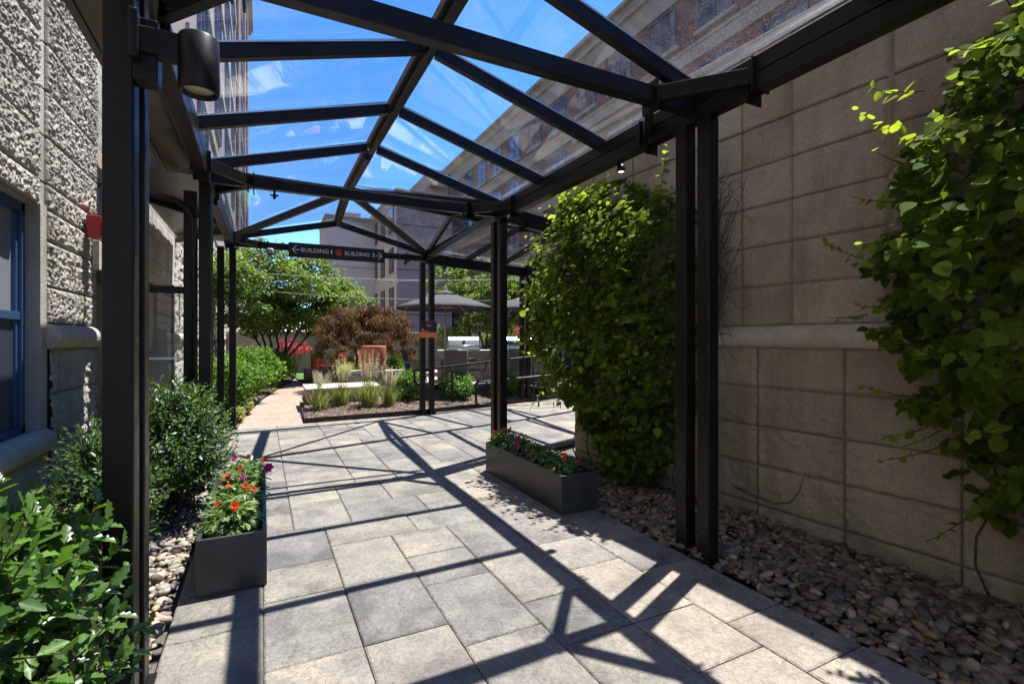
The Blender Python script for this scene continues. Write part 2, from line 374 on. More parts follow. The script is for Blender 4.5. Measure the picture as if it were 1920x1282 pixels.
# ---------------------------------------------------------------- leaves
def tpl_heart():
    p = [(0, 0, 0), (.38, .12, .05), (.50, .42, .07), (.32, .78, .03), (0, 1.08, -.06), (-.32, .78, .03), (-.50, .42, .07), (-.38, .12, .05), (0, .45, -.02)]
    f = [(8, 0, 1), (8, 1, 2), (8, 2, 3), (8, 3, 4), (8, 4, 5), (8, 5, 6), (8, 6, 7), (8, 7, 0)]
    return np.array(p), np.array(f)
def tpl_oval():
    p = [(0, 0, 0), (.2, .3, .05), (.2, .65, .05), (0, 1, -.04), (-.2, .65, .05), (-.2, .3, .05), (0, .5, -.01)]
    f = [(6, 0, 1), (6, 1, 2), (6, 2, 3), (6, 3, 4), (6, 4, 5), (6, 5, 0)]
    return np.array(p), np.array(f)
def tpl_holly():
    p = [(0, 0, 0), (.13, .12, .03), (.27, .22, .09), (.17, .38, .04), (.29, .52, .09), (.17, .66, .03), (.2, .8, .07), (0, 1.05, -.06), (-.2, .8, .07), (-.17, .66, .03), (-.29, .52, .09), (-.17, .38, .04), (-.27, .22, .09), (-.13, .12, .03), (0, .5, -.03)]
    f = [(14, i, i + 1) for i in range(13)] + [(14, 13, 0)]
    return np.array(p), np.array(f)
def tpl_narrow():
    p = [(0, 0, 0), (.13, .35, .03), (0, 1, -.1), (-.13, .35, .03)]
    return np.array(p), np.array([(0, 1, 2), (0, 2, 3)])
def tpl_diamond():
    p = [(0, 0, 0), (.3, .45, .06), (0, 1, -.05), (-.3, .45, .06)]
    return np.array(p), np.array([(0, 1, 2), (0, 2, 3)])
def unit(a): return a / np.maximum(np.linalg.norm(a, axis=1, keepdims=True), 1e-9)
def leaves(name, P, D, U, S, tpl, mat, parent=None, rs=None, origin=None, rv=None):
    """P base points, D tip directions, U face normals, S sizes"""
    T, F = tpl; P = np.asarray(P); n = len(P); D = unit(np.asarray(D)); X = unit(np.cross(D, U)); Z = unit(np.cross(X, D))
    S = np.asarray(S)[:, None, None]
    V = P[:, None, :] + S * (T[None, :, 0:1] * X[:, None, :] + T[None, :, 1:2] * D[:, None, :] + T[None, :, 2:3] * Z[:, None, :])
    k = len(T); FF = (F[None] + (np.arange(n) * k)[:, None, None]).reshape(-1, F.shape[1])
    rv = (rs or nr).rand(n) if rv is None else rv
    return np_obj(name, V.reshape(-1, 3), FF, mat, parent, origin, {'rv': np.repeat(rv, k)})
def clump_crown(name, clumps, per, size, tpl, mat, parent, seed, droop=.2, up=.6, rvshift=0, flat=1.0):
    """clumps: list of (x,y,z,r); leaves live near each clump's surface, facing out and up"""
    rs = np.random.RandomState(seed); C = np.array(clumps, float)
    tot = per * len(C); idx = np.repeat(np.arange(len(C)), per)
    d = unit(rs.normal(size=(tot, 3))); rad = C[idx, 3] * (rs.rand(tot) ** .45)
    off = d * rad[:, None]; off[:, 2] *= flat; P = C[idx, :3] + off
    U = unit(d * .6 + rs.normal(size=(tot, 3)) * .45 + np.array([0, 0, up]))
    D = unit(np.cross(U, rs.normal(size=(tot, 3))) + d * .5 + np.array([0, 0, -droop]))
    S = size * (.65 + .7 * rs.rand(tot))
    rv = np.clip(.5 + .28 * rs.normal(size=tot) + np.repeat(rs.normal(size=len(C)) * .15, per) + rvshift, 0, 1)
    return leaves(name, P, D, U, S, tpl, mat, parent, rs, None, rv)
def ell_clumps(c, r, n, cr, seed, lo=.35, zmin=None):
    rs = np.random.RandomState(seed); out = []
    while len(out) < n:
        d = rs.normal(size=3); d /= np.linalg.norm(d); q = lo + (1 - lo) * rs.rand() ** .6
        p = np.array(c) + d * np.array(r) * q
        if zmin is not None and p[2] < zmin: continue
        out.append((p[0], p[1], p[2], cr * (.6 + .8 * rs.rand())))
    return out

# ================================================================ SETTING
def sheet(name, poly, z, mat):
    b = MB(); b.prism(poly, z - .06, z); o = b.build(name, mat, None, (poly[0][0], poly[0][1], 0)); o['kind'] = 'structure'; return o
g_ = MB(); g_.add([(-300, -300, -.12), (300, -300, -.12), (300, 300, -.12), (-300, 300, -.12)], [(0, 1, 2, 3)])
gr = g_.build('ground', 'ground'); gr['kind'] = 'structure'
sheet('paving_bed', [(-.43, -3), (2.65, -3), (2.65, 5.7), (9.5, 8.2), (9.5, 11.5), (6.1, 10.45), (2.95, 9.66), (-.43, 9.55)], -.014, 'grout')

# slate pavers: ashlar pattern laid in real slabs
def clip(poly, a, b, c):   # keep a*x+b*y<=c
    out = []
    for i in range(len(poly)):
        p, q = poly[i], poly[(i + 1) % len(poly)]; dp = a * p[0] + b * p[1] - c; dq = a * q[0] + b * q[1] - c
        if dp <= 0: out.append(p)
        if dp * dq < 0: t = dp / (dp - dq); out.append((p[0] + (q[0] - p[0]) * t, p[1] + (q[1] - p[1]) * t))
    return out
def pack(x0, y0, nx, ny, u, seed):
    rs = random.Random(seed); occ = [[False] * nx for _ in range(ny)]; out = []
    sizes = [(3, 2)] * 8 + [(2, 3)] * 4 + [(2, 2)] * 2 + [(3, 3)] * 2
    for j in range(ny):
        for i in range(nx):
            if occ[j][i]: continue
            run = 0
            while i + run < nx and not occ[j][i + run]: run += 1
            cand = rs.sample(sizes, len(sizes)); cand = [c for c in cand if run - c[0] != 1] + cand
            for a, b in cand + [(2, 1), (1, 2), (1, 1)]:
                if i + a <= nx and j + b <= ny and not any(occ[j + q][i + p] for p in range(a) for q in range(b)): break
            for q in range(b):
                for p in range(a): occ[j + q][i + p] = True
            out.append((x0 + i * u, y0 + j * u, x0 + (i + a) * u, y0 + (j + b) * u))
    return out
PV = []; PF = []; RV = []; RV2 = []
def add_slab(poly, j=.006):
    if len(poly) < 3: return
    cx = sum(p[0] for p in poly) / len(poly); cy = sum(p[1] for p in poly) / len(poly)
    xs = [p[0] for p in poly]; ys = [p[1] for p in poly]
    if max(xs) - min(xs) < .05 or max(ys) - min(ys) < .05: return
    dz = rnd.uniform(-.002, .002); b = len(PV); n = len(poly); rv, rv2 = rnd.random(), rnd.random()
    rings = ((0.0, -.03), (0.0, -.006), (.007, 0.0))
    for ins, z in rings:
        for x, y in poly:
            dx = cx - x; dy = cy - y; k = j / 2 + ins + (rnd.uniform(0, .0022) if ins else 0)
            sx = math.copysign(min(k, abs(dx)), dx); sy = math.copysign(min(k, abs(dy)), dy)
            PV.append((x + sx, y + sy, z + dz)); RV.append(rv); RV2.append(rv2)
    for r in range(2):
        for i in range(n): i2 = (i + 1) % n; PF.append((b + r * n + i, b + r * n + i2, b + (r + 1) * n + i2, b + (r + 1) * n + i))
    PF.append(tuple(b + 2 * n + i for i in range(n)))
U_ = 3.07 / 14
for (x0, y0, x1, y1) in pack(-.43, -1.45, 14, 33, U_, 5): add_slab([(x0, y0), (x1, y0), (x1, y1), (x0, y1)])
yb = -1.45 + 33 * U_
def far_clip(poly):
    a = clip(poly, -.035, 1, 9.44) if True else poly
    return a
for (x0, y0, x1, y1) in pack(-.43, yb, 15, 20, U_, 8): add_slab(clip([(x0, y0), (x1, y0), (x1, y1), (x0, y1)], -.035, 1, 9.38))
xb = -.43 + 15 * U_
for (x0, y0, x1, y1) in pack(xb, yb, 30, 26, U_, 9): add_slab(clip(clip([(x0, y0), (x1, y0), (x1, y1), (x0, y1)], -.262, 1, 8.72), .36, -1, -4.75))
def edge_run(p0, p1, wd, L):   # border course along the far edge
    d = Vector((p1[0] - p0[0], p1[1] - p0[1])); n = max(1, int(d.length / L)); d /= n; q = Vector((-d.y, d.x)).normalized() * wd
    for i in range(n):
        a = Vector(p0) + d * i; b = a + d; add_slab([tuple(a), tuple(b), tuple(b + q), tuple(a + q)])
edge_run((-.43, 9.38), (xb, 9.38 + .035 * (xb + .43)), .16, .62)
edge_run((xb, 9.52 - .0), (8.9, 9.52 + .262 * (8.9 - xb)), .16, .62)
me = bpy.data.meshes.new('walkway'); me.from_pydata(PV, [], PF); me.update()
for an, av in (('rv', RV), ('rv2', RV2)):
    a = me.attributes.new(an, 'FLOAT', 'POINT'); a.data.foreach_set('value', np.array(av, np.float32))
ww = link_mesh('walkway', me, 'paver'); ww['kind'] = 'structure'
sheet('brick_path', [(-.36, 9.55), (.66, 9.58), (.76, 11.6), (1.0, 14), (1.5, 17), (2.3, 21), (2.6, 26), (1.6, 26), (1.2, 21), (.45, 16.5), (.05, 14), (-.25, 11.5)], -.004, 'brickpath')

# ---- walls with real relief
def wall_grid(name, P0, d, nrm, s0, s1, z0, z1, res, vj, hj, amp, jd, seed, mat, parent=None, freq=9, smooth_zones=(), jw=.012, split=False, joint_fade=None):
    ns = int((s1 - s0) / res) + 1; nz = int((z1 - z0) / res) + 1
    s = np.linspace(s0, s1, ns); z = np.linspace(z0, z1, nz); Sg, Zg = np.meshgrid(s, z)
    def dist(g, js): return np.min(np.abs(g[..., None] - np.array(js)), axis=-1)
    dj = np.minimum(dist(Sg, vj), dist(Zg, hj)); J = np.clip(1 - (dj - jw * .4) / (jw * .9), 0, 1)
    bi = np.searchsorted(np.array(sorted(vj)), Sg); bj = np.searchsorted(np.array(sorted(hj)), Zg)
    rs = np.random.RandomState(seed); T = rs.rand(64, 64); br = T[bi % 64, bj % 64]
    if split:
        rn = 1 - np.abs(2 * fbm((Sg + .6 * Zg) * freq * .5, (Zg - .5 * Sg) * freq * .5, seed + 40, 4, .65) - 1)
        h = amp * (1.25 * (fbm(Sg * freq, Zg * freq, seed, 4, .8) - .45) + .9 * (rn - .75) + .5 * (fbm(Sg * 2.5 + br * 9, Zg * 2.5, seed + 9, 2) - .5))
        h = h * np.clip(dj / .035, .15, 1) + .008
    else:
        h = amp * (fbm(Sg * freq, Zg * freq, seed, 4, .6) - .5) + amp * .3 * (br - .5)
    h = h - jd * J
    for (a, b, c, dd, off) in smooth_zones:
        m = (Sg > a) & (Sg < b) & (Zg > c) & (Zg < dd); h = np.where(m, off - jd * .6 * (dist(Zg, hj) < jw * .7), h); J = np.where(m, J * .4, J)
    P = np.array(P0)[None, None] + Sg[..., None] * np.array(d) + Zg[..., None] * np.array((0, 0, 1)) + h[..., None] * np.array(nrm)
    i = np.arange(nz * ns).reshape(nz, ns); F = np.stack([i[:-1, :-1], i[:-1, 1:], i[1:, 1:], i[1:, :-1]], -1).reshape(-1, 4)
    nn = np.cross(np.array(d), (0, 0, 1))
    if np.dot(nn, np.array(nrm)) < 0: F = F[:, ::-1]
    return np_obj(name, P.reshape(-1, 3), F, mat, parent, None, {'joint': J.ravel(), 'rv': br.ravel()})

# right garden wall, turned 4.5 degrees from the walk
WD = Vector((-.0788, 1, 0)).normalized(); WN = Vector((-WD.y, WD.x, 0))
W0 = Vector((3.83 + .079 * 1.5, 0, 0))
def WP(s, z=0, out=0): return W0 + WD * s + Vector((0, 0, z)) + WN * out
bw = thing('garden_wall', WP(2.5), 'tall beige concrete block wall with a rounded string course, shaded, behind the climbing vines', 'wall')
hjL = [1.434 - .33 * k for k in range(-0, 6)]; hjU = [1.61 + .336 * k for k in range(8)]
vjU = [-3.2, -2.5, -1.8, -1.1, -.46, .2, .86, 1.2, 1.855, 2.52, 2.945, 3.6, 4.25, 4.9]
vjL = [-3.1, -2.5, -1.83, -1.17, -.51, .15, .81, 1.475, 2.14, 2.805, 3.47, 4.13, 4.8]
SE = 5.25; ZT = 3.96
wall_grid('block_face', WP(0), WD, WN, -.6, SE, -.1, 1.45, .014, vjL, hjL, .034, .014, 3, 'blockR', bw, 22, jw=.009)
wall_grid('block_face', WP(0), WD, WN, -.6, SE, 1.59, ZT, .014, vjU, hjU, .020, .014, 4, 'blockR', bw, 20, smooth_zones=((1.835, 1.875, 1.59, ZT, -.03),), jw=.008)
b = MB()   # wall core, near and far of the relief
for (s0, s1, o0) in ((-.6, SE, -.012),):
    p = [WP(s0, 0, o0 - .02), WP(s1 + .0, 0, o0 - .02), WP(s1, 0, -.3), WP(s0, 0, -.3)]
    b.prism([(q.x, q.y) for q in p], -.1, ZT - .003)
p = [WP(-6, 0, 0), WP(-.6, 0, 0), WP(-.6, 0, -.3), WP(-6, 0, -.3)]; b.prism([(q.x, q.y) for q in p], -.1, ZT)
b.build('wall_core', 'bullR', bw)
b = MB(); b.beam(WP(-6, ZT + .03, -.14), WP(SE + .02, ZT + .03, -.14), .36, .06, .01); b.build('coping', 'stone_cap', bw)
b = MB(); n = 10
js = [-5.8, -4.2, -3, -1.5, .05, 1.78, 3.4, SE]
for a, c in zip(js[:-1], js[1:]):
    prof = [(-.02, 1.432)] + [(.075 * math.sin(t), 1.521 - .09 * math.cos(t)) for t in [math.pi * k / 10 for k in range(11)]] + [(-.02, 1.612)]
    vs = [WP(ss, z, o) for ss in (a + .003, c - .003) for o, z in prof]; m = len(prof)
    b.add(vs, [(i, i + 1, m + i + 1, m + i) for i in range(m - 1)] + [tuple(range(m)), tuple(range(2 * m - 1, m - 1, -1))], False)
b.build('string_course', 'bullR', bw)

# left apartment building
XL = -1.36
lb = thing('apartment_building', (XL, 5, 0), 'tall apartment building on the left with split-face block base and brick upper floors', 'building')
hj = [1.61 + .333 * k for k in range(12)] ; hj2 = [1.434 - .33 * k for k in range(6)]
hj_top = [1.61, 1.875, 2.2, 2.42, 2.60, 2.93, 3.26, 3.59, 3.92, 4.25, 4.58]
vj_a = [4.62, 5.15, 5.45, 5.77]; vj_b = [4.85, 5.45]
D = (0, 1, 0); NX = (1, 0, 0)
wall_grid('split_block_face', (XL, 0, 0), D, NX, 4.62, 5.77, 1.60, 2.42, .0075, [4.62, 5.2, 5.77], [1.61, 1.875, 2.2, 2.42], .034, .02, 21, 'blockL', lb, 42, split=True, jw=.008)
wall_grid('split_block_face', (XL, 0, 0), D, NX, 3.55, 5.8, 2.42, 4.62, .0075, [3.4, 4.62, 5.2, 5.77], hj_top, .034, .02, 22, 'blockL', lb, 42, smooth_zones=((4.47, 4.62, 2.4, 5, -.012),), split=True, jw=.008)
wall_grid('split_block_face', (XL, 0, 0), D, NX, 4.66, 5.77, -.1, 1.44, .012, vj_b, hj2, .04, .01, 23, 'blockL', lb, 18, split=True, jw=.008)
wall_grid('split_block_face', (XL, 0, 0), D, NX, 3.2, 4.66, -.1, .74, .014, [3.9], hj2, .012, .01, 24, 'blockL', lb, 10, jw=.008)
wall_grid('split_block_face', (XL, 0, 0), D, NX, 10.45, 22, -.1, 4.62, .03, [10.45 + 1.33 * k for k in range(9)], hj[:9] + hj2, .06, .012, 25, 'blockL', lb, 9, split=True, jw=.014)
wall_grid('split_block_face', (XL, 0, 0), D, NX, 5.8, 10.45, 2.44, 4.62, .03, [6.5 + .66 * k for k in range(6)], hj[3:9], .02, .012, 26, 'blockL', lb, 9, jw=.014)
wall_grid('split_block_face', (XL, 0, 0), D, NX, -3, 3.19, -.1, 4.6, .02, [-2.5 + .66 * k for k in range(9)], hj_top + hj2, .034, .02, 27, 'blockL', lb, 30, split=True, jw=.01)
b = MB()
# smooth window jamb, sealed body behind the relief
b.box(XL - .25, 4.52, .74, XL - .0, 4.64, 2.44, .004)            # jamb
b.box(XL - .25, 3.0, 2.425, XL - .03, 4.52, 2.6)
b.box(XL - .3, 4.62, -.1, XL - .035, 5.78, 4.6)
b.box(XL - .3, 3.0, 2.6, XL - .035, 4.62, 4.6)
b.box(XL - .3, -8, -.1, XL - .045, 3.2, 4.6)
b.box(XL - .3, 3.2, -.1, XL - .02, 4.62, .72)
b.box(XL - 2.2, 10.45, -.1, XL - .06, 10.75, 4.6)                   # far jamb of the entrance recess
b.box(XL - .3, 10.75, -.1, XL - .06, 34, 4.6)
b.box(XL - .26, 22.0, -.1, XL - .0, 60, 4.6)
b.box(XL - .3, 5.78, 2.44, XL - .04, 10.45, 4.6)
b.box(XL - 2.2, 5.5, -.1, XL - .3, 5.78, 2.44)
b.build('base_wall', 'blockL', lb)
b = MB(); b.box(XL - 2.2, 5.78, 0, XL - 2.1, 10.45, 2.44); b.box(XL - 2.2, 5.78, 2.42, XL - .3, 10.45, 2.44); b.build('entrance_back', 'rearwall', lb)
for (y0, y1) in ((4.62, 5.8), (10.45, 34)):
    b = MB(); prof = [(-.02, 1.432)] + [(.085 * math.sin(t), 1.521 - .09 * math.cos(t)) for t in [math.pi * k / 10 for k in range(11)]] + [(-.02, 1.612)]
    m = len(prof); vs = [(XL + o, y, z) for y in (y0, y1) for o, z in prof]
    b.add(vs, [(i, i + 1, m + i + 1, m + i) for i in range(m - 1)] + [tuple(range(m)), tuple(range(2 * m - 1, m - 1, -1))]); b.build('string_course', 'bull', lb)
# near window with sill
wf = MB(); y0, y1, z0, z1, xw = 3.3, 4.52, .86, 2.42, XL - .1
for (a0, b0, a1, b1) in ((y0, z0, y1, z0 + .05), (y0, z1 - .06, y1, z1), (y0, z0, y0 + .05, z1), (y1 - .05, z0, y1, z1)): wf.box(xw - .04, a0, b0, xw + .02, a1, b1, .003)
wf.box(xw - .03, y0 + .05, 1.63, xw + .012, y1 - .05, 1.685, .003)
wf.box(xw - .035, y1 - .085, z0 + .05, xw + .0, y1 - .05, z1 - .06, .002)
win = wf.build('window', 'bluefr', lb)
b = MB(); b.box(xw - .03, y0 + .05, 1.685, xw - .022, y1 - .085, z1 - .06); b.build('pane', 'paneL', win)
b = MB(); b.box(xw - .02, y0 + .05, z0 + .05, xw - .012, y1 - .085, 1.63); b.build('pane', 'darkglass', win)
b = MB(); b.box(xw - .012, y0 + .05, z0 + .05, xw - .009, y1 - .32, 1.63); b.build('insect_screen', 'paneL', win)
b = MB(); b.tube([(XL - .02, 2.4, .79), (XL - .02, 4.15, .79), (XL - .02, 4.155, .79), (XL - .02, 4.60, .79), (XL - .02, 4.655, .79)], [.088, .088, .086, .088, .05], 20)
b.box(XL - .2, 2.4, .73, XL - .05, 4.64, .86); b.build('window_sill', 'bull', lb)
def grille(y0, y1, z0, z1):
    b = MB(); b.box(XL - .005, y0, z0, XL + .02, y0 + .02, z1); b.box(XL - .005, y1 - .02, z0, XL + .02, y1, z1); b.box(XL - .005, y0, z0, XL + .02, y1, z0 + .02); b.box(XL - .005, y0, z1 - .02, XL + .02, y1, z1)
    k = z0 + .03
    while k < z1 - .03: b.beam((XL + .0, y0 + .02, k), (XL + .0, y1 - .02, k), .02, .006, 0, (0.5, 0, 1)); k += .022
    b.build('vent_grille', 'stucco2', lb)
grille(3.3, 3.82, 3.52, 3.9); grille(3.35, 3.78, .25, .56)
# upper floors
YE = 62; b = MB(); b.box(XL - 12, -8, 4.62, XL - .02, YE, 36); b.build('upper_wall', 'mauve', lb)
b = MB(); b.box(XL - .02, -8, 4.62, XL + .06, YE, 4.95, .02)
for k in range(10): b.box(XL - .02, 12, 7.6 + 3.1 * k, XL + .05, YE, 7.95 + 3.1 * k)
b.build('floor_band', 'precast', lb)
b = MB()
for y in (34, 46, 55): b.box(XL - .02, y, 4.95, XL + .14, y + 3.5, 35.5)
b.box(XL - .02, 59, 4.95, XL + .10, YE, 35.5)
b.build('brick_pier', 'brick', lb)
b = MB(); b.box(XL - 12, 40, 35.2, XL + .35, YE + .35, 35.7); b.box(XL - 12, 40, 35.7, XL + .55, YE + .55, 36.2); b.build('cornice', 'precast', lb)
proto = None
for fl in range(9):
    for y in (14, 19, 24, 29, 40, 43.2, 51, 53.2):
        if proto is None:
            f = MB(); f.box(-.05, 0, 0, .07, .08, 1.9); f.box(-.05, 1.9, 0, .07, 1.98, 1.9); f.box(-.05, .08, 0, .07, 1.9, .08); f.box(-.05, .08, 1.82, .07, 1.9, 1.9); f.box(-.05, .95, .08, .05, 1.03, 1.82)
            proto = f.build('window', 'bluefr', None); q = MB(); q.box(-.04, .08, .08, .02, .95, 1.82); q.box(-.04, 1.03, .08, .02, 1.9, 1.82); pp = q.build('pane', 'skyglass', None); pp.parent = proto
            wn = proto
        else:
            wn = proto.copy(); COL.objects.link(wn); pc = pp.copy(); COL.objects.link(pc); pc.parent = wn
        wn.parent = lb; wn.location = Vector((XL, y, 5.4 + 3.1 * fl)) - Vector(lb.location)

# right brick building beyond the garden wall
rb = thing('brick_building', (16, 10, 0), 'long red brick building with pale cornice, seen through the glass roof at right', 'building')
b = MB(); b.box(16, -25, -.1, 28, 46, 16.2); b.build('wall', 'brick', rb)
b = MB(); b.box(15.97, -25, 16.2, 28, 46.03, 17.1); b.box(15.8, -25, 17.1, 28, 46.2, 17.3); b.box(15.92, -25, 17.3, 28, 46.08, 17.75); b.box(15.7, -25, 17.75, 28, 46.3, 17.95); b.box(15.9, -25, 16.0, 16, 46.05, 16.2); b.build('cornice', 'precast', rb)
b = MB()
for z in (13.0, 9.6, 6.4): b.box(15.93, -25, z, 16.02, 46.06, z + .55); b.box(15.88, -25, z + .55, 16.02, 46.1, z + .68)
b.build('stone_band', 'precast', rb)
proto2 = None
for zz in (14.1, 10.9, 7.5):
    for k in range(22):
        y = -16 + 2.9 * k
        if proto2 is None:
            f = MB(); f.box(-.04, 0, 0, .06, .07, 1.75); f.box(-.04, 1.63, 0, .06, 1.7, 1.75); f.box(-.04, .07, 0, .06, 1.63, .07); f.box(-.04, .07, 1.68, .06, 1.63, 1.75); f.box(-.04, .81, .07, .04, .89, 1.68); f.box(-.03, .07, .85, .04, .81, .9); f.box(-.03, .89, .85, .04, 1.63, .9)
            proto2 = f.build('window', 'bluefr', None); q = MB(); q.box(-.01, .07, .07, .04, 1.63, 1.68); pp2 = q.build('pane', 'skyglass', None); pp2.parent = proto2
            q = MB(); q.box(-.12, -.15, -.16, .02, 1.85, -.0); ps2 = q.build('window_sill', 'precast', None); ps2.parent = proto2; wn = proto2
        else:
            wn = proto2.copy(); COL.objects.link(wn)
            for c in (pp2, ps2): cc = c.copy(); COL.objects.link(cc); cc.parent = wn
        wn.parent = rb; wn.location = Vector((15.97, y, zz)) - Vector(rb.location)

# far buildings closing the court
fb = thing('stucco_building', (6, 42, 0), 'pale grey stucco building at the end of the garden behind the green tree', 'building')
b = MB(); b.box(4.5, 41, -.1, 8.27, 46, 11.0); b.build('wall', 'stucco', fb)
b = MB(); b.box(4.4, 40.85, 11.0, 8.27, 46.1, 11.25, .02); b.build('parapet', 'stone_cap', fb)
b = MB(); b.box(6.0, 42, 11.25, 7.3, 43.5, 11.8); b.build('roof_unit', 'stucco2', fb)
b = MB()
for z in (3.6, 7.2): b.box(4.5, 40.97, z, 8.27, 41, z + .06)
b.build('control_joint', 'stucco2', fb)
fm = thing('mauve_building', (10, 38, 0), 'mauve plain-fronted building with narrow windows on its cream side, beside the brick one', 'building')
b = MB(); b.box(8.30, 34.0, -.1, 12.3, 52, 11.6); b.build('wall', 'stucco2', fm)
b = MB(); b.box(8.27, 33.98, -.1, 8.30, 46, 11.6); b.build('side_wall', 'stucco', fm)
b = MB()
for z in (3.2, 6.3, 9.4): b.box(8.31, 33.97, z, 12.3, 34.0, z + .05)
b.build('panel_joint', 'rearwall', fm)
b = MB(); b.box(8.2, 33.9, 11.6, 12.4, 52.1, 11.85); b.build('parapet', 'stone_cap', fm)
for fz in (.6, 3.4, 6.2, 9.1):
    for y in (34.7, 37.5, 40.2):
        f = MB(); f.box(8.22, y, fz, 8.28, y + 1.35, fz + 1.75); wn = f.build('window', 'rearwall', fm)
        q = MB(); q.box(8.205, y + .06, fz + .05, 8.22, y + 1.29, fz + 1.7); q.build('pane', 'darkglass', wn)
fe = thing('cross_building', (14, 47, 0), 'brick end building joining the long brick facade behind the glass roof', 'building')
b = MB(); b.box(14.07, 44.5, -.1, 15.6, 56, 15.8); b.build('wall', 'brickx', fe)
b = MB(); b.box(13.9, 44.3, 15.8, 15.65, 56.2, 17.2); b.build('cornice', 'precast', fe)
for z in (5, 8.2, 11.4):
    for x in (14.15,):
        f = MB(); f.box(x, 44.42, z, x + 1.3, 44.52, z + 1.8); wn = f.build('window', 'bluefr', fe)
        q = MB(); q.box(x + .08, 44.405, z + .08, x + 1.22, 44.42, z + 1.72); q.build('pane', 'skyglass', wn)
gw = thing('boundary_wall', (4, 20, 0), 'low beige block garden wall closing the garden behind the maple', 'wall')
b = MB(); b.box(-1.3, 23.4, -.1, 8.0, 23.7, 1.75); b.build('wall', 'gardenwall', gw)
b = MB(); b.box(-1.3, 23.33, 1.75, 8.1, 23.77, 1.84, .01); b.build('coping', 'stone_cap', gw)
gp = thing('patio_wall', (12, 19, 0), 'dark shaded wall with bluish doors behind the barbecue', 'wall')
b = MB(); b.box(8.0, 19.5, -.1, 20, 19.8, 2.6); b.build('wall', 'stucco2', gp)
b = MB(); b.box(8.6, 19.44, .28, 10.4, 19.5, 2.3); b.build('door', 'bluefr', gp)

# ================================================================ CANOPY
cn = thing('glass_canopy', (1.115, 2.5, 0), 'black steel and glass gabled walkway canopy carried on paired posts', 'canopy')
XA, XB, XR = -.49, 2.72, 1.115
ZB = 3.01; ZE = 3.21; ZRG = 3.69
def post(x, y, top=ZB, s=.1, ang=0):
    b = MB(); m = Matrix.Rotation(ang, 3, 'Z'); b.bar(x, y, top / 2, s, s, top, .008, m)
    o = b.build('post', 'black', cn)
    p = MB(); p.bar(x, y, .008, s + .05, s + .05, .016, .003, m); p.build('base_plate', 'black', o)
for (x, y) in ((XA, 2.42), (XA, 2.62), (XB, 2.42), (XB, 2.62), (XA, 5.66), (XA, 5.86), (XB, 5.66), (XB, 5.86), (XA, -1.0), (XB, -1.0), (XA, -1.2), (XB, -1.2)): post(x, y)
for (x, y) in ((-.60, 9.46), (-.43, 9.50), (2.86, 9.62), (3.07, 9.69), (5.60, 10.55), (5.80, 10.62), (5.36, 6.75), (5.55, 6.8)): post(x, y, ZB + .02, .1, .1 if x > 2 else 0)
def beamo(name, p0, p1, w_, h_, mat='black', bev=.005, up=(0, 0, 1)):
    b = MB(); b.beam(p0, p1, w_, h_, bev, up); return b.build(name, mat, cn)
L2, R2 = Vector((XA, 5.76, 0)), Vector((XB, 5.76, 0)); L3, C3 = Vector((-.44, 9.5, 0)), Vector((2.96, 9.66, 0)); FR = Vector((5.7, 10.59, 0)); NRr = Vector((5.46, 6.78, 0))
zv = lambda p, z: Vector((p[0], p[1], z))
# eave beams: two stacked tubes with a shadow gap
def eave(p, q):
    d = (q - p).normalized(); 
    beamo('eave_beam', zv(p, ZB + .05), zv(q, ZB + .05), .1, .1)
    beamo('eave_beam', zv(p, ZB + .158), zv(q, ZB + .158), .1, .1)
    beamo('glazing_bead', zv(p, ZE + .022), zv(q, ZE + .022), .035, .022, 'silver', .003)
eave(Vector((XA, -3, 0)), Vector((XA, 5.76, 0))); eave(Vector((XB, -3, 0)), Vector((XB, 5.76, 0)))
eave(L2, L3); eave(C3, FR); eave(R2, NRr); eave(FR, FR + (FR - C3) * .9); eave(NRr, NRr + (FR - C3) * .9)
# cross ties
for y in (-1.1, 2.52, 5.76): beamo('tie_beam', (XA + .05, y, ZB + .1), (XB - .05, y, ZB + .1), .08, .11)
beamo('tie_beam', zv(L3, ZB + .1), zv(C3, ZB + .1), .08, .11)
beamo('tie_beam', (XA + .05, 5.98, ZB + .215), (XB - .05, 5.98, ZB + .215), .05, .05)
beamo('tie_beam', zv(FR, ZB + .1), zv(NRr, ZB + .1), .08, .11)
beamo('tie_beam', zv(R2, ZB + .1), zv(C3, ZB + .1), .08, .08)
# knee braces in plan with bolted plates
def plate(c, nrm, w_=.11, h_=.16, t=.012):
    b = MB(); nrm = Vector(nrm).normalized(); c = Vector(c)
    b.beam(c - nrm * t / 2, c + nrm * t / 2, w_, h_, .002); o = b.build('bracket_plate', 'black', cn)
    q = MB(); s = nrm.cross(Vector((0, 0, 1)))
    for dz in (.045,): q.tube([c + nrm * (-.022) + Vector((0, 0, dz)) + s * .02, c + nrm * .022 + Vector((0, 0, dz)) + s * .02], .013, 6)
    q.build('bolt', 'black', o)
def knee(P, tdir, edirs, dt=.42, de=.5):
    P = Vector(P); tdir = Vector(tdir).normalized(); A = P + tdir * dt
    plate(zv(A, ZB + .09), tdir, .15, .2); plate(zv(A - tdir * .05, ZB + .09), tdir, .13, .16)
    for e in edirs:
        e = Vector(e).normalized(); Bp = P + e * de
        plate(zv(Bp, ZB + .1), e, .16, .2); plate(zv(Bp - tdir * .0 - e * .045, ZB + .02), e, .13, .17)
        beamo('knee_brace', zv(A, ZB + .1), zv(Bp, ZB + .1), .06, .10)
for y in (-1.1, 2.52, 5.76):
    es = [(0, 1, 0), (0, -1, 0)] if y != 5.76 else [(0, -1, 0)]
    knee((XB, y, 0), (-1, 0, 0), es); knee((XA, y, 0), (1, 0, 0), [(0, 1, 0), (0, -1, 0)])
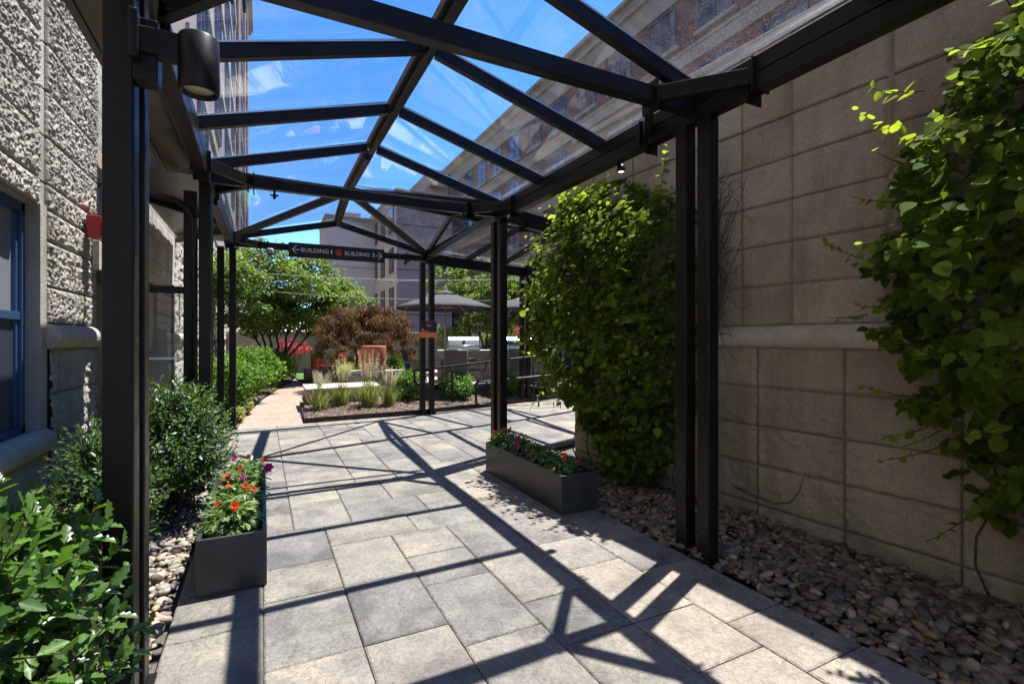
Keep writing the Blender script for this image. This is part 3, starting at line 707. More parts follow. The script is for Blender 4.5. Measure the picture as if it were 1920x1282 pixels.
knee(L3, C3 - L3, [L2 - L3]); knee(C3, L3 - C3, [FR - C3]); knee(R2, (L2 - R2), [NRr - R2])
# clamps that hang under the ties
for (x, y, z) in ((.12, 5.70, ZB + .03), (2.2, 5.70, ZB + .03), (.1, 9.46, ZB + .03), (2.5, 9.58, ZB + .03), (3.6, 9.83, ZB + .03)):
    b = MB(); b.box(x - .012, y - .05, z - .09, x + .012, y - .02, z + .1, .002); b.tube([(x, y - .06, z - .07), (x, y + .03, z - .07)], .016, 8); b.tube([(x - .04, y - .035, z - .06), (x + .04, y - .035, z - .06)], .01, 6); b.build('clamp', 'black', cn)
# ridge and rafters
J = Vector((XR, 7.5, ZRG - .02)); AP = Vector((1.24, 9.55, ZRG - .04)); BR = Vector((5.58, 8.69, ZRG - .03)); BR2 = BR + (FR - C3) * .9
def ridge(p, q):
    beamo('ridge_beam', p, q, .13, .07); beamo('ridge_beam', p - Vector((0, 0, .06)), q - Vector((0, 0, .06)), .06, .06)
ridge(Vector((XR, -3, ZRG)), Vector((XR, 5.76, ZRG))); ridge(Vector((XR, 5.96, ZRG)), J); ridge(J, AP); ridge(J, BR); ridge(BR, BR2)
def rafter(p, q, w_=.06, h_=.105): beamo('rafter', p, q, w_, h_)
for y in (-2.0, -.95, .2, 1.37, 2.52, 3.58, 4.67, 5.72):
    rafter(Vector((XA, y, ZE + .005)), Vector((XR - .06, y, ZRG - .03))); rafter(Vector((XB, y, ZE + .005)), Vector((XR + .06, y, ZRG - .03)))
z0 = ZE + .0
for p, q in ((zv(L3, z0), AP), (zv(C3, z0), AP), (zv(L3, z0), J), (zv(C3, z0), J), (zv(R2, z0), J), (zv(L2 + Vector((0, .2, 0)), z0), J)): rafter(p, q - Vector((0, 0, .03)))
bd = (BR - J)
def on_b(t): return J + bd * t
rafter(zv(C3, z0), on_b(.40) - Vector((0, 0, .03))); rafter(zv(C3, z0), on_b(.56) - Vector((0, 0, .03)))
ed = FR - C3
for t, u in ((.36, .74), (.72, .93), (1.0, 1.1)):
    rafter(zv(C3 + ed * t, z0), on_b(u) - Vector((0, 0, .03)))
ed2 = NRr - R2
for t, u in ((0, .40), (.36, .62), (.72, .83), (1.0, 1.0)):
    rafter(zv(R2 + ed2 * t, z0), on_b(u) - Vector((0, 0, .03)))
# glass panes, resting just above the bars
def pane(pts, inset=.0):
    pts = [Vector(p) for p in pts]; n = (pts[1] - pts[0]).cross(pts[2] - pts[0]).normalized()
    if n.z < 0: n = -n
    c = sum(pts, Vector()) / len(pts); pts = [c + (p - c) * .985 + n * .062 for p in pts]
    b = MB(); b.slab3(pts, .012, n); b.build('glass_pane', 'glass', cn)
ys = [-2.0, -.95, .2, 1.37, 2.52, 3.58, 4.67, 5.72]
for a, c in zip(ys[:-1], ys[1:]):
    for xe in (XA, XB): pane([(xe, a, ZE), (xe, c, ZE), (XR, c, ZRG), (XR, a, ZRG)])
l2 = zv(L2 + Vector((0, .2, 0)), ZE); r2 = zv(R2, ZE); l3 = zv(L3, ZE); c3 = zv(C3, ZE); S0 = Vector((XR, 5.96, ZRG))
pane([l2, J, S0]); pane([l2, l3, J]); pane([l3, AP, J]); pane([c3, AP, J]); pane([r2, S0, J])
pane([r2, J, on_b(.40)]); pane([c3, J, on_b(.40)]); pane([c3, on_b(.40), on_b(.56)])
tt = [(0, .56), (.36, .74), (.72, .93), (1.0, 1.1)]
for (a, u), (c, v) in zip(tt[:-1], tt[1:]): pane([zv(C3 + ed * a, ZE), zv(C3 + ed * c, ZE), on_b(v), on_b(u)])
tt = [(0, .40), (.36, .62), (.72, .83), (1.0, 1.0)]
for (a, u), (c, v) in zip(tt[:-1], tt[1:]): pane([zv(R2 + ed2 * a, ZE), zv(R2 + ed2 * c, ZE), on_b(v), on_b(u)])
# silver beads that seal the glass along rafters
for y in ys:
    for xe in (XA, XB): beamo('glazing_bead', (xe, y - .033, ZE + .055), (XR, y - .033, ZRG + .02), .012, .012, 'silver', 0)
# gutter and flashing on the building side
b = MB(); b.slab3([(XA - .08, 2.6, 3.20), (XA - .30, 2.6, 3.10), (XA - .30, 5.7, 3.10), (XA - .08, 5.7, 3.20)], .01, (0, 0, 1)); b.box(XA - .34, 2.6, 3.08, XA - .30, 5.7, 3.25, .004); b.box(XA - .09, 2.6, 3.1, XA - .06, 5.7, 3.25); b.build('gutter', 'gutter', cn)
# entrance roof between canopy and building
b = MB(); b.box(XL + .06, 5.9, 3.26, XA - .06, 10.3, 3.30); b.box(XL + .06, 5.84, 3.14, XA - .06, 5.9, 3.34, .005); b.build('entrance_soffit', 'gutter', cn)
b = MB(); b.beam((XL + .06, 7.2, 3.2), (XA - .06, 8.4, 3.2), .06, .09); b.beam((XL + .06, 10.2, 3.2), (XA, 9.0, 3.2), .06, .09); b.build('soffit_rib', 'black', cn)

# entrance screen next to the second left post
es = thing('entrance_screen', (-1.0, 5.95, 0), 'black-framed clear glass side screen with a pale bar, between the building and the left posts', 'glass screen')
b = MB(); b.box(-.70, 5.93, 0, -.59, 6.03, 3.0, .005); b.box(XL + .06, 5.95, 1.96, -.70, 6.01, 2.03, .004); b.box(XL + .06, 5.95, 0, XL + .11, 6.0, 2.9); b.box(XL + .06, 5.95, .0, -.7, 6.0, .08); b.build('frame', 'black', es)
b = MB(); b.box(XL + .11, 5.97, .08, -.70, 5.982, 1.96); b.build('pane', 'glass', es)
b = MB(); b.box(XL + .11, 5.955, 1.30, -.70, 5.97, 1.32); b.build('push_bar', 'silver', es)
dp = MB(); pts = [(XL + .08, 5.55, 2.86), (-1.0, 5.56, 2.84), (-.72, 5.57, 2.80), (-.62, 5.575, 2.74), (-.575, 5.58, 2.64), (-.57, 5.58, 2.5), (-.57, 5.58, 0.0)]
dp.tube(pts, .028, 12); o = dp.build('bent_pipe', 'black', None, (-.57, 5.58, 0)); props(o, 'black bent metal pipe rising beside the second left post and curving toward the building', 'pipe')

# ================================================================ SIGNS AND FITTINGS ON THE CANOPY
def xz(x, y, z, rz=0): return Matrix.Translation((x, y, z)) @ Matrix.Rotation(rz, 4, 'Z') @ Matrix.Rotation(R(90), 4, 'X')
hs = thing('hanging_sign', (1.23, 9.36, 2.93), 'black overhead sign with white letters reading BUILDING 1 and BUILDING 2 with arrows', 'sign')
b = MB(); b.box(.42, 9.35, 2.925, 2.05, 9.39, 3.175, .003); b.build('panel', 'sign_black', hs)
yy = 9.345
def fit_text(body, x0, x1, z, size, par, mat='white', nm='lettering', y=yy):
    o = text_mesh(body, size, mat, nm, par, Matrix.Identity(4), .002); xs_ = [v.co.x + wloc(par).x for v in o.data.vertices]; a, c = min(xs_), max(xs_); o.data.transform(Matrix.Translation(wloc(par)))
    o.data.transform(xz(x0, y, z) @ Matrix.Diagonal(((x1 - x0) / (c - a), 1, 1, 1)) @ Matrix.Translation((-a, 0, 0))); o.data.transform(Matrix.Translation(-wloc(par)))
fit_text('BUILDING', .614, 1.065, 3.052, .10, hs); fit_text('1', 1.105, 1.125, 3.052, .10, hs); fit_text('BUILDING', 1.345, 1.775, 3.048, .10, hs); fit_text('2', 1.825, 1.875, 3.048, .10, hs)
def arrow(x0, x1, z, head):
    b = MB(); b.beam((x0, yy, z), (x1, yy, z), .004, .012, 0)
    s = 1 if x1 > x0 else -1
    for q in (1, -1): b.beam((x1, yy, z), (x1 - s * head, yy - .001, z + q * head), .004, .012, 0)
    b.build('arrow', 'white', hs)
arrow(.59, .475, 3.052, .065); arrow(1.90, 2.005, 3.045, .065)
def ring(name, mat, par, x, y, z, ro, ri, t=.003):
    b = MB(); n = 32; vs = []
    for k in range(n):
        a = 2 * math.pi * k / n
        for r_ in (ri, ro): 
            for yy_ in (y - t, y + t): vs.append((x + r_ * math.cos(a), yy_, z + r_ * math.sin(a)))
    fs = []
    for k in range(n):
        i = 4 * k; j = 4 * ((k + 1) % n); fs += [(i, j, j + 2, i + 2), (i + 1, i + 3, j + 3, j + 1), (i + 2, j + 2, j + 3, i + 3), (i, i + 1, j + 1, j)]
    b.add(vs, fs); return b.build(name, mat, par)
lg = ring('logo_disc', 'logo_orange', hs, 1.24, yy, 3.05, .058, .0)
ring('logo_ring', 'sign_black', lg, 1.24, yy - .004, 3.05, .050, .045, .001)
text_mesh('M', .085, 'sign_black', 'logo_letter', lg, xz(1.203, yy - .004, 3.05), .001)
ns = thing('no_smoking_sign', (2.93, 9.56, 1.5), 'black no smoking notice with red symbol and orange band on the far middle post', 'sign')
b = MB(); b.box(2.80, 9.545, 1.64, 3.13, 9.565, 1.86, .002); b.build('panel', 'sign_black', ns)
b = MB(); b.box(2.785, 9.535, 1.535, 3.145, 9.565, 1.64, .002); b.build('orange_band', 'orange', ns)
ring('symbol_ring', 'red', ns, 2.975, 9.541, 1.785, .062, .048)
b = MB(); b.beam((2.935, 9.54, 1.825), (3.015, 9.54, 1.745), .003, .012, 0); b.build('symbol_slash', 'red', ns)
b = MB(); b.beam((2.94, 9.542, 1.775), (3.01, 9.542, 1.775), .003, .014, 0); b.build('cigarette', 'white', ns)
text_mesh('NO', .034, 'white', 'lettering', ns, xz(2.815, 9.543, 1.695), .001, 1.1)
text_mesh('SMOKING', .034, 'white', 'lettering', ns, xz(2.815, 9.543, 1.660), .001, 1.1)
dl = thing('downlight', (-.3, 2.36, 2.5), 'black cylindrical downlight on a bracket high on the near left post', 'lamp')
b = MB(); cx, cy = -.225, 2.36
b.lathe(cx, cy, [(.001, 2.715), (.066, 2.715), (.072, 2.708), (.073, 2.50), (.070, 2.493), (.062, 2.493), (.060, 2.52), (.001, 2.53)], 32); b.build('housing', 'black', dl)
b = MB(); b.lathe(cx, cy, [(.001, 2.512), (.055, 2.51), (.058, 2.52)], 32); b.build('lens', 'lens', dl)
b = MB(); b.box(-.42, 2.325, 2.60, cx - .065, 2.395, 2.70, .006); b.box(-.445, 2.29, 2.56, -.415, 2.43, 2.745, .008); b.build('bracket', 'black', dl)
b = MB(); b.box(-.44, 2.345, 2.50, -.36, 2.44, 2.74, .006); b.build('junction_box', 'black', dl)
sp = thing('eave_spotlight', (2.74, 4.1, 3.0), 'small round lit spotlight under the right eave beam above the middle vine', 'lamp')
b = MB(); b.lathe(2.79, 3.42, [(.001, 3.01), (.034, 3.01), (.036, 2.955), (.03, 2.95), (.028, 2.96)], 20); b.build('housing', 'black', sp)
b = MB(); b.lathe(2.79, 3.42, [(.001, 2.955), (.026, 2.956)], 20); b.build('lens', 'lamp_on', sp)
sc_ = thing('dome_camera', (.13, 9.46, 2.9), 'small pale dome security camera under the far tie beam, left of the overhead sign', 'camera')
b = MB(); b.lathe(.13, 9.44, [(.001, 3.05), (.05, 3.05), (.058, 3.03), (.058, 2.97), (.05, 2.965)], 20); b.build('mount', 'stone_cap', sc_)
b = MB(); b.lathe(.13, 9.44, [(.045, 2.968), (.042, 2.94), (.03, 2.92), (.001, 2.91)], 20); b.build('dome', 'darkglass', sc_)
fa = thing('fire_alarm', (XL + .05, 5.55, 2.45), 'red fire alarm horn mounted on the sunlit split-face wall at left', 'alarm')
b = MB(); b.box(XL + .03, 5.38, 2.37, XL + .13, 5.54, 2.56, .01); b.build('backbox', 'red', fa)
b = MB(); b.box(XL + .13, 5.40, 2.385, XL + .165, 5.58, 2.55, .012); b.build('horn_face', 'red', fa)
b = MB(); b.box(XL + .166, 5.54, 2.40, XL + .18, 5.575, 2.50, .004); b.build('strobe_lens', 'white', fa)
b = MB(); b.box(XL + .02, 5.60, 2.12, XL + .07, 5.70, 2.38, .004); props(b.build('junction_box', 'bull', None, (XL + .02, 5.65, 2.12)), 'beige wall box just right of and below the red fire alarm', 'electrical box')
fl = thing('twin_floodlight', (XL, 11.0, 2.75), 'small twin round floodlight on the lit wall beyond the entrance', 'lamp')
b = MB()
for dz in (0.0, -.13): b.lathe(XL + .25, 10.95, [(.001, 2.85 + dz), (.05, 2.85 + dz), (.09, 2.80 + dz), (.001, 2.80 + dz)], 16)
b.build('lamp_head', 'gutter', fl); b = MB(); b.tube([(XL - .02, 10.9, 2.78), (XL + .2, 10.93, 2.80)], .015, 6); b.tube([(XL - .02, 10.9, 2.78), (XL + .2, 10.93, 2.70)], .015, 6); b.build('arm', 'gutter', fl)

# ================================================================ PEBBLES (uncountable)
def ico(sub):
    bm = bmesh.new(); bmesh.ops.create_icosphere(bm, subdivisions=sub, radius=1); bm.verts.ensure_lookup_table()
    V = np.array([v.co[:] for v in bm.verts]); F = np.array([[v.index for v in f.verts] for f in bm.faces]); bm.free(); return V, F
IV, IF = ico(2)
def pebbles(name, pts, sizes, seed, label, mat='pebble'):
    rs = np.random.RandomState(seed); n = len(pts); k = len(IV)
    Vs = np.empty((n, k, 3)); 
    for i in range(n):
        a = rs.rand() * 6.28; sx = sizes[i] * (1 + .3 * rs.rand()); sy = sizes[i] * (.65 + .2 * rs.rand()); sz = sizes[i] * (.4 + .25 * rs.rand())
        V = IV * (1 + .13 * np.sin(IV[:, [1, 2, 0]] * (2 + 2 * rs.rand()) + rs.rand(3) * 6)) * np.array((sx, sy, sz))
        t1, t2 = rs.normal(size=2) * .28
        V = V @ np.array([[1, 0, t1], [0, 1, t2], [-t1, -t2, 1]]).T
        ca, sa = math.cos(a), math.sin(a); V = V @ np.array([[ca, -sa, 0], [sa, ca, 0], [0, 0, 1]]).T
        Vs[i] = V + pts[i]
    F = (IF[None] + (np.arange(n) * k)[:, None, None]).reshape(-1, 3)
    o = np_obj(name, Vs.reshape(-1, 3), F, mat, None, tuple(pts[0]), {'rv': np.repeat(rs.rand(n), k)}, True)
    return props(o, label, 'pebbles', None, 'stuff')
def scatter_bed(n, fx0, fx1, y0, y1, s0, s1, seed, ybias=1.0):
    rs = np.random.RandomState(seed); P = []; S = []
    for i in range(n):
        y = y0 + (y1 - y0) * rs.rand() ** ybias; x = fx0(y) + (fx1(y) - fx0(y)) * rs.rand()
        s = s0 + (s1 - s0) * rs.rand() ** 1.5; z = -.03 + rs.rand() * .05 + .02 * math.sin(x * 5 + y * 3); P.append((x, y, z)); S.append(s)
    return P, S
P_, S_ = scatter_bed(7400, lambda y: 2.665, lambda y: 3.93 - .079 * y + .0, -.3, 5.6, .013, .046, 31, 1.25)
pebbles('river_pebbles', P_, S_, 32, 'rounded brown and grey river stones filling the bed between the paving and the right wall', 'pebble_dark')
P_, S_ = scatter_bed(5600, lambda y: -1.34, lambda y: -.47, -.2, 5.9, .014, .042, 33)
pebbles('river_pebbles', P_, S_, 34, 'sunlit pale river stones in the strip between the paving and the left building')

rs_ = np.random.RandomState(91); nL = 150; P = np.stack([2.45 + 1.25 * rs_.rand(nL), .6 + 4.6 * rs_.rand(nL), np.zeros(nL)], -1); P[:, 2] = np.where(P[:, 0] > 2.66, .045, .006)
o = leaves('fallen_leaves', P, rs_.normal(size=P.shape) * np.array((1, 1, .15)), np.array((0, 0, 1)) + rs_.normal(size=P.shape) * .25, .025 + .03 * rs_.rand(nL), tpl_oval(), 'litter', None, rs_, (3, 2, 0))
props(o, 'dry brown fallen leaves scattered over the right stone bed and paving edge', 'leaf litter', None, 'stuff')
# ================================================================ PLANTERS
def planter(x0, x1, y0, y1, h, label):
    t = thing('trough_planter', ((x0 + x1) / 2, (y0 + y1) / 2, 0), label, 'planter', None)
    b = MB(); k = .022
    b.box(x0, y0, 0.004, x1, y0 + k, h, .003); b.box(x0, y1 - k, .004, x1, y1, h, .003)
    b.box(x0, y0 + k, .004, x0 + k, y1 - k, h, .0); b.box(x1 - k, y0 + k, .004, x1, y1 - k, h, .0); b.box(x0 + k, y0 + k, .004, x1 - k, y1 - k, .03); b.build('box', 'planter', t)
    n = 24; V = []; F = []
    for i in range(n + 1):
        for j in range(7): V.append((x0 + k + (x1 - x0 - 2 * k) * j / 6, y0 + k + (y1 - y0 - 2 * k) * i / n, h - .045 + rnd.uniform(-.012, .012)))
    F = [(i * 7 + j, i * 7 + j + 1, i * 7 + 8 + j, i * 7 + 7 + j) for i in range(n) for j in range(6)]
    np_obj('soil', V, F, 'soil', t)
    return t
planter(-.34, .03, 3.38, 4.92, .335, 'charcoal trough planter of flowers on the left edge of the walk, by the dark bushes')
planter(2.28, 2.66, 3.58, 5.18, .335, 'charcoal trough planter of flowers on the right edge of the walk, by the vine')
def flower_mesh(c, nrm, s, mat, parent, seed):
    rs = np.random.RandomState(seed); k = 6; nrm = np.array(nrm, float); nrm /= np.linalg.norm(nrm)
    a = np.cross(nrm, (0.3, .2, .9)); a /= np.linalg.norm(a); b_ = np.cross(nrm, a); D = []; P = []; Uu = []
    for r_ in range(2):
        for i in range(k):
            an = 6.283 * i / k + r_ * .5 + rs.rand() * .3; d = a * math.cos(an) + b_ * math.sin(an) + nrm * (.15 + .5 * r_); D.append(d); P.append(np.array(c) - np.array((0, 0, .035))); Uu.append(nrm)
    S = s * np.array([.5 + .1 * rs.rand() for _ in D]) * np.array([1.0] * k + [.6] * k)
    T, F = tpl_heart(); T = T * np.array((1.1, 1, 1))
    return leaves('flower', P, D, Uu, S, (T, F), mat, parent, rs)
def impatiens(x, y, z, r, h, fl, label, seed, dens=1.0):
    t = thing('impatiens', (x, y, z), label, 'flowering plant')
    rs = np.random.RandomState(seed); n = int(330 * dens); idx = rs.rand(n, 3)
    th = idx[:, 0] * 6.283; ph = np.arccos(idx[:, 1]); q = .55 + .45 * idx[:, 2]
    d = np.stack([np.sin(ph) * np.cos(th), np.sin(ph) * np.sin(th), np.cos(ph)], -1)
    P = np.array((x, y, z)) + d * q[:, None] * np.array((r * .85, r, h))
    Dd = d * np.array((1, 1, .0)) - np.array((0, 0, .25)) + rs.normal(size=(n, 3)) * .35; Uu = d * .6 + np.array((0, 0, .9)) + rs.normal(size=(n, 3)) * .25
    leaves('foliage', P, Dd, Uu, .045 + .03 * rs.rand(n), tpl_oval(), 'imp', t, rs)
    b = MB()
    for i in range(9):
        a = 6.283 * i / 9; b.tube([(x, y, z - .02), (x + .4 * r * math.cos(a), y + .4 * r * math.sin(a), z + h * .5), (x + .75 * r * math.cos(a), y + .75 * r * math.sin(a), z + h * .75)], .004, 5)
    b.build('stem', 'stem', t)
    for i, (fx, fy, fz, mt, s) in enumerate(fl):
        flower_mesh((x + fx, y + fy, z + fz), (rs.normal() * .3 + fx * 2 - .25, rs.normal() * .3 - .75, .75), s, mt, t, seed * 50 + i)
O_, G_, R_ = 'petal_orange', 'petal_magenta', 'petal_red'
impatiens(-.17, 3.66, .29, .20, .20, [(.02, -.10, .20, O_, .062), (-.08, -.03, .21, R_, .03)], 'impatiens with one large orange bloom at the near end of the left planter', 101, 1.1)
impatiens(-.16, 4.02, .29, .20, .19, [(.06, -.05, .21, O_, .05), (.11, -.08, .19, O_, .045), (-.05, .05, .2, O_, .03)], 'impatiens with a pair of orange blooms, second from the near end of the left planter', 102)
impatiens(-.15, 4.38, .29, .20, .22, [(-.08, -.08, .21, O_, .055), (.02, -.08, .2, G_, .05), (-.12, -.12, .15, G_, .045), (.04, -.1, .14, G_, .04), (.0, .05, .24, R_, .04)], 'impatiens with orange and magenta blooms in the middle of the left planter', 103)
impatiens(-.12, 4.72, .29, .20, .24, [(.17, -.12, .18, G_, .075), (.14, -.06, .24, O_, .045), (.02, .0, .26, R_, .04), (-.08, .03, .25, G_, .05)], 'impatiens with the largest magenta bloom at the far end of the left planter', 104)
impatiens(2.45, 3.84, .29, .17, .17, [(-.03, -.08, .17, O_, .05), (.10, -.10, .13, O_, .05), (.0, -.05, .2, O_, .045), (.03, .02, .22, O_, .035)], 'impatiens with four orange blooms at the near end of the right planter', 105)
impatiens(2.47, 4.18, .29, .18, .16, [(-.1, .06, .15, R_, .04)], 'mostly green impatiens, second from the near end of the right planter', 106)
impatiens(2.46, 4.50, .29, .19, .19, [(-.12, .02, .16, G_, .06), (-.05, .1, .17, O_, .035)], 'impatiens with a single magenta bloom in the middle of the right planter', 107)
impatiens(2.46, 4.80, .29, .19, .2, [(.08, .0, .2, R_, .035)], 'impatiens with one small red bloom, second from the far end of the right planter', 108)
impatiens(2.44, 5.04, .29, .17, .22, [(-.10, .02, .2, O_, .05), (.02, .04, .22, O_, .05), (.1, .05, .2, R_, .045), (-.03, -.05, .2, O_, .035)], 'impatiens with scattered orange blooms at the far end of the right planter', 109)

# ================================================================ SHRUBS AT THE LEFT
def branchy(b, root, tips, r0, seed, n=4, wob=.08):
    rs = np.random.RandomState(seed)
    for t in tips:
        p0 = np.array(root, float); p1 = np.array(t, float); pts = []
        for i in range(n + 1):
            f = i / n; q = p0 + (p1 - p0) * f; q[2] += .25 * np.linalg.norm((p1 - p0)[:2]) * math.sin(math.pi * f) * .5
            q += rs.normal(size=3) * wob * f * (1 - f) * 2; pts.append(tuple(q))
        b.tube(pts, [r0 * (1 - .8 * i / n) for i in range(n + 1)], 6)
def shoots_bush(name, label, c, r, nsh, perl, lsz, tpl, mat, seed, zlo=.05, gap=.0):
    """leafy shoots that radiate from the base, leaves set along each shoot"""
    t = thing(name, (c[0], c[1], 0), label, 'shrub'); rs = np.random.RandomState(seed)
    P = []; D = []; Uu = []; S = []; b = MB(); RVv = []
    for i in range(nsh):
        d = rs.normal(size=3); d[2] = abs(d[2]) * 1.1 + .05 * rs.rand(); d /= np.linalg.norm(d); q = (.55 + .45 * rs.rand() ** .5)
        if rs.rand() < .35: d[2] = -.35 * rs.rand(); d /= np.linalg.norm(d)
        tip = np.array(c) + d * np.array(r) * q; tip[2] = max(tip[2], zlo)
        L = .22 + .14 * rs.rand(); dir_ = d * np.array((1, 1, .6)) + np.array((0, 0, .55)) + rs.normal(size=3) * .25; dir_ /= np.linalg.norm(dir_)
        s0 = tip - dir_ * L; b.tube([tuple(s0), tuple((s0 + tip) / 2 + rs.normal(size=3) * .008), tuple(tip)], [.004, .003, .0015], 5, False)
        for k in range(perl):
            f = k / perl; p = s0 + dir_ * L * (f * .95 + .05); an = k * 2.4 + rs.rand(); a = np.cross(dir_, (.3, .5, .2)); a /= np.linalg.norm(a); bb = np.cross(dir_, a)
            ld = (a * math.cos(an) + bb * math.sin(an)) + dir_ * (.35 + .7 * f); ld[2] -= .15
            P.append(p); D.append(ld); Uu.append(dir_ + np.array((0, 0, .8)) + rs.normal(size=3) * .3); S.append(lsz * (.6 + .5 * rs.rand()) * (1.05 - .35 * f)); RVv.append(min(1, max(0, .35 + .35 * f + .2 * rs.normal())))
    leaves('foliage', P, D, Uu, S, tpl, mat, t, rs, None, np.array(RVv))
    tips = [np.array(c) + unit(rs.normal(size=(1, 3)))[0] * np.array(r) * .55 for _ in range(14)]
    branchy(b, (c[0], c[1], -.02), tips, .014, seed + 1); b.build('stem', 'bark', t); return t
shoots_bush('holly_bush', 'glossy holly bush filling the lower left corner in front of the near post', (-.80, 2.02, .54), (.47, .52, .60), 290, 11, .088, tpl_holly(), 'holly', 51)
shoots_bush('laurel_bush', 'dark dense laurel bush behind the left planter', (-.66, 5.05, .60), (.50, .62, .62), 560, 13, .060, tpl_oval(), 'bush', 52)
shoots_bush('laurel_bush', 'loose dark laurel bush between the near post and the building sill', (-.90, 4.05, .50), (.38, .50, .55), 300, 12, .058, tpl_oval(), 'bush', 53)

# ================================================================ VINES ON THE GARDEN WALL
def vine(name, label, edge, s0, s1, z0, z1, depth, n, lsz, seed, shootsp, cat='climbing plant', twigs=()):
    """edge(s,z)->0..1 fullness; leaves fill a cushion standing off the wall"""
    t = thing(name, WP((s0 + s1) / 2), label, cat); rs = np.random.RandomState(seed)
    P = []; D = []; Uu = []; S = []; RVv = []; cnt = 0
    nz = rs.rand(400, 4)
    while cnt < n:
        s = s0 + (s1 - s0) * rs.rand(); z = z0 + (z1 - z0) * rs.rand(); e = edge(s, z)
        if e <= 0: continue
        bumpy = .12 + 1.75 * float(fbm(np.array([s * 3.6 + 7]), np.array([z * 3.2 + seed]), seed, 3, .6)[0])
        bumpy = min(bumpy, 1.2); dd = depth * (e ** .5) * bumpy; o = dd * (rs.rand() ** .4)
        if rs.rand() < .08: o *= 1.2
        hole = float(fbm(np.array([s * 5.5 + 3]), np.array([z * 5.5 + seed]), seed + 2, 2)[0])
        if hole < .36: o *= .35
        p = WP(s + rs.normal() * .02, z, o); P.append(tuple(p))
        out = np.array(WN) * .75 + np.array((0, 0, .75)) + rs.normal(size=3) * .38
        dn = np.array((0, 0, -.75)) + np.array(WN) * .55 + rs.normal(size=3) * .45
        D.append(dn); Uu.append(out); S.append(lsz * (.4 + .85 * rs.rand() ** 1.3)); RVv.append(min(1, max(0, .4 + .25 * rs.normal()))); cnt += 1
    b = MB()
    for i in range(46):
        s = s0 + (s1 - s0) * rs.rand(); z = z0 + (z1 - z0) * (.05 + .6 * rs.rand())
        pts = []; a = rs.rand() * 6
        for k in range(9):
            ss = s + .12 * math.sin(a + k * .6) + k * .02 * rs.normal(); zz = z + k * .09
            if edge(ss, zz) <= 0.02: break
            pts.append(tuple(WP(ss, zz, .03 + .12 * rs.rand() * edge(ss, zz))))
        if len(pts) > 2: b.tube(pts, [.007 * (1 - .07 * k) for k in range(len(pts))], 5)
    for i in range(7):
        s = s0 + (s1 - s0) * (.15 + .7 * i / 7); pts = [tuple(WP(s + .05 * math.sin(k * 1.3 + i), .0 + k * (z0 + .7) / 6, .05 + .03 * math.sin(k))) for k in range(7)]
        q = MB(); q.tube(pts, [.008 - .0007 * k for k in range(7)], 6); q.build('trunk', 'bark', t)
    # long shoots with leaves in pairs: (s, z, out, ds, dz, dout, length)
    for (s, z, o, ds, dz, do, L, ls) in shootsp:
        p0 = np.array(WP(s, z, o)); dv = np.array(WD) * ds + np.array((0, 0, dz)) + np.array(WN) * do; dv /= np.linalg.norm(dv); pts = []
        m = max(4, int(L / .05))
        for k in range(m + 1):
            f = k / m; q = p0 + dv * L * f + np.array((0, 0, -.05 * L * math.sin(f * 3))); pts.append(tuple(q))
            if k > 0:
                for sg in ((1,) if (k + m) % 2 else (-1,)) if rs.rand() < .75 else (1, -1):
                    sd = np.cross(dv, (.2, .3, 1)); sd /= np.linalg.norm(sd)
                    P.append(q); D.append(sd * sg + dv * .5 + np.array((0, 0, -.35)) + rs.normal(size=3) * .35); Uu.append(np.array((0, 0, .7)) + np.array(WN) * .6 + rs.normal(size=3) * .35); S.append(ls * (1.0 - .55 * f) * (.8 + .3 * rs.rand())); RVv.append(min(1, .75 + .2 * rs.rand()))
        b.tube(pts, [.0045 * (1 - .6 * k / m) for k in range(m + 1)], 5)
    leaves('foliage', P, D, Uu, S, tpl_heart(), 'vine', t, rs, None, np.array(RVv)); b.build('tendrils', 'bark', t)['kind'] = 'stuff'
    return t
def lerp_tab(tab, z):
    if z <= tab[0][0]: return tab[0][1]
    for (a, b), (c, d) in zip(tab[:-1], tab[1:]):
        if z <= c: return b + (d - b) * (z - a) / (c - a)
    return tab[-1][1]
# near vine: its far limit runs down the wall; s is distance along the wall
T2 = [(.35, 1.15), (.45, 1.28), (.7, 1.45), (.97, 1.62), (1.45, 1.80), (1.9, 1.84), (2.3, 1.80), (2.6, 1.66), (2.9, 1.5), (3.2, 1.34), (3.5, 1.1)]
def edge2(s, z):
    lim = lerp_tab(T2, z) + .07 * math.sin(z * 13) + .05 * math.sin(z * 29 + 1); 
    if z < .35 + .25 * math.sin(s * 7) ** 2 or s > lim: return 0
    e = min(1, (lim - s) / .45)
    if z < 1.3: e *= .5 if math.sin(s * 9 + z * 7) > -.3 else .2
    if z < 1.3 and s > 1.3 and math.sin(z * 17 + s * 11) > .35: return 0
    if z > 3.1: e *= max(0, (3.6 - z) / .5)
    return e
vine('climbing_vine', 'large heart-leaved climbing vine hanging over the right edge of the view', edge2, -.3, 1.9, .3, 3.75, .72, 10500, .074, 61,
     [(1.50, 2.62, .5, .6, .55, .15, .42, .085), (1.05, 3.1, .55, .1, 1, .0, .5, .08), (1.15, 3.2, .45, .3, 1, .1, .4, .08), (1.7, 1.95, .55, .8, .5, .1, .32, .08), (1.75, 1.65, .55, .8, -.05, .1, .22, .085), (1.45, .9, .3, .6, -.3, .1, .35, .07), (1.5, 1.15, .25, 1, .1, .0, .4, .08), (1.3, .6, .2, .5, -.6, .05, .4, .07), (1.6, 2.3, .5, .9, .3, .2, .25, .08), (1.2, 2.0, .7, .2, .3, 1, .15, .08)] + [(.5 + 1.2 * ((i * 37) % 17) / 17, .9 + 2.3 * ((i * 53) % 23) / 23, .5, .5, .2 * ((i * 7) % 5 - 2), .8, .22, .09) for i in range(40)])
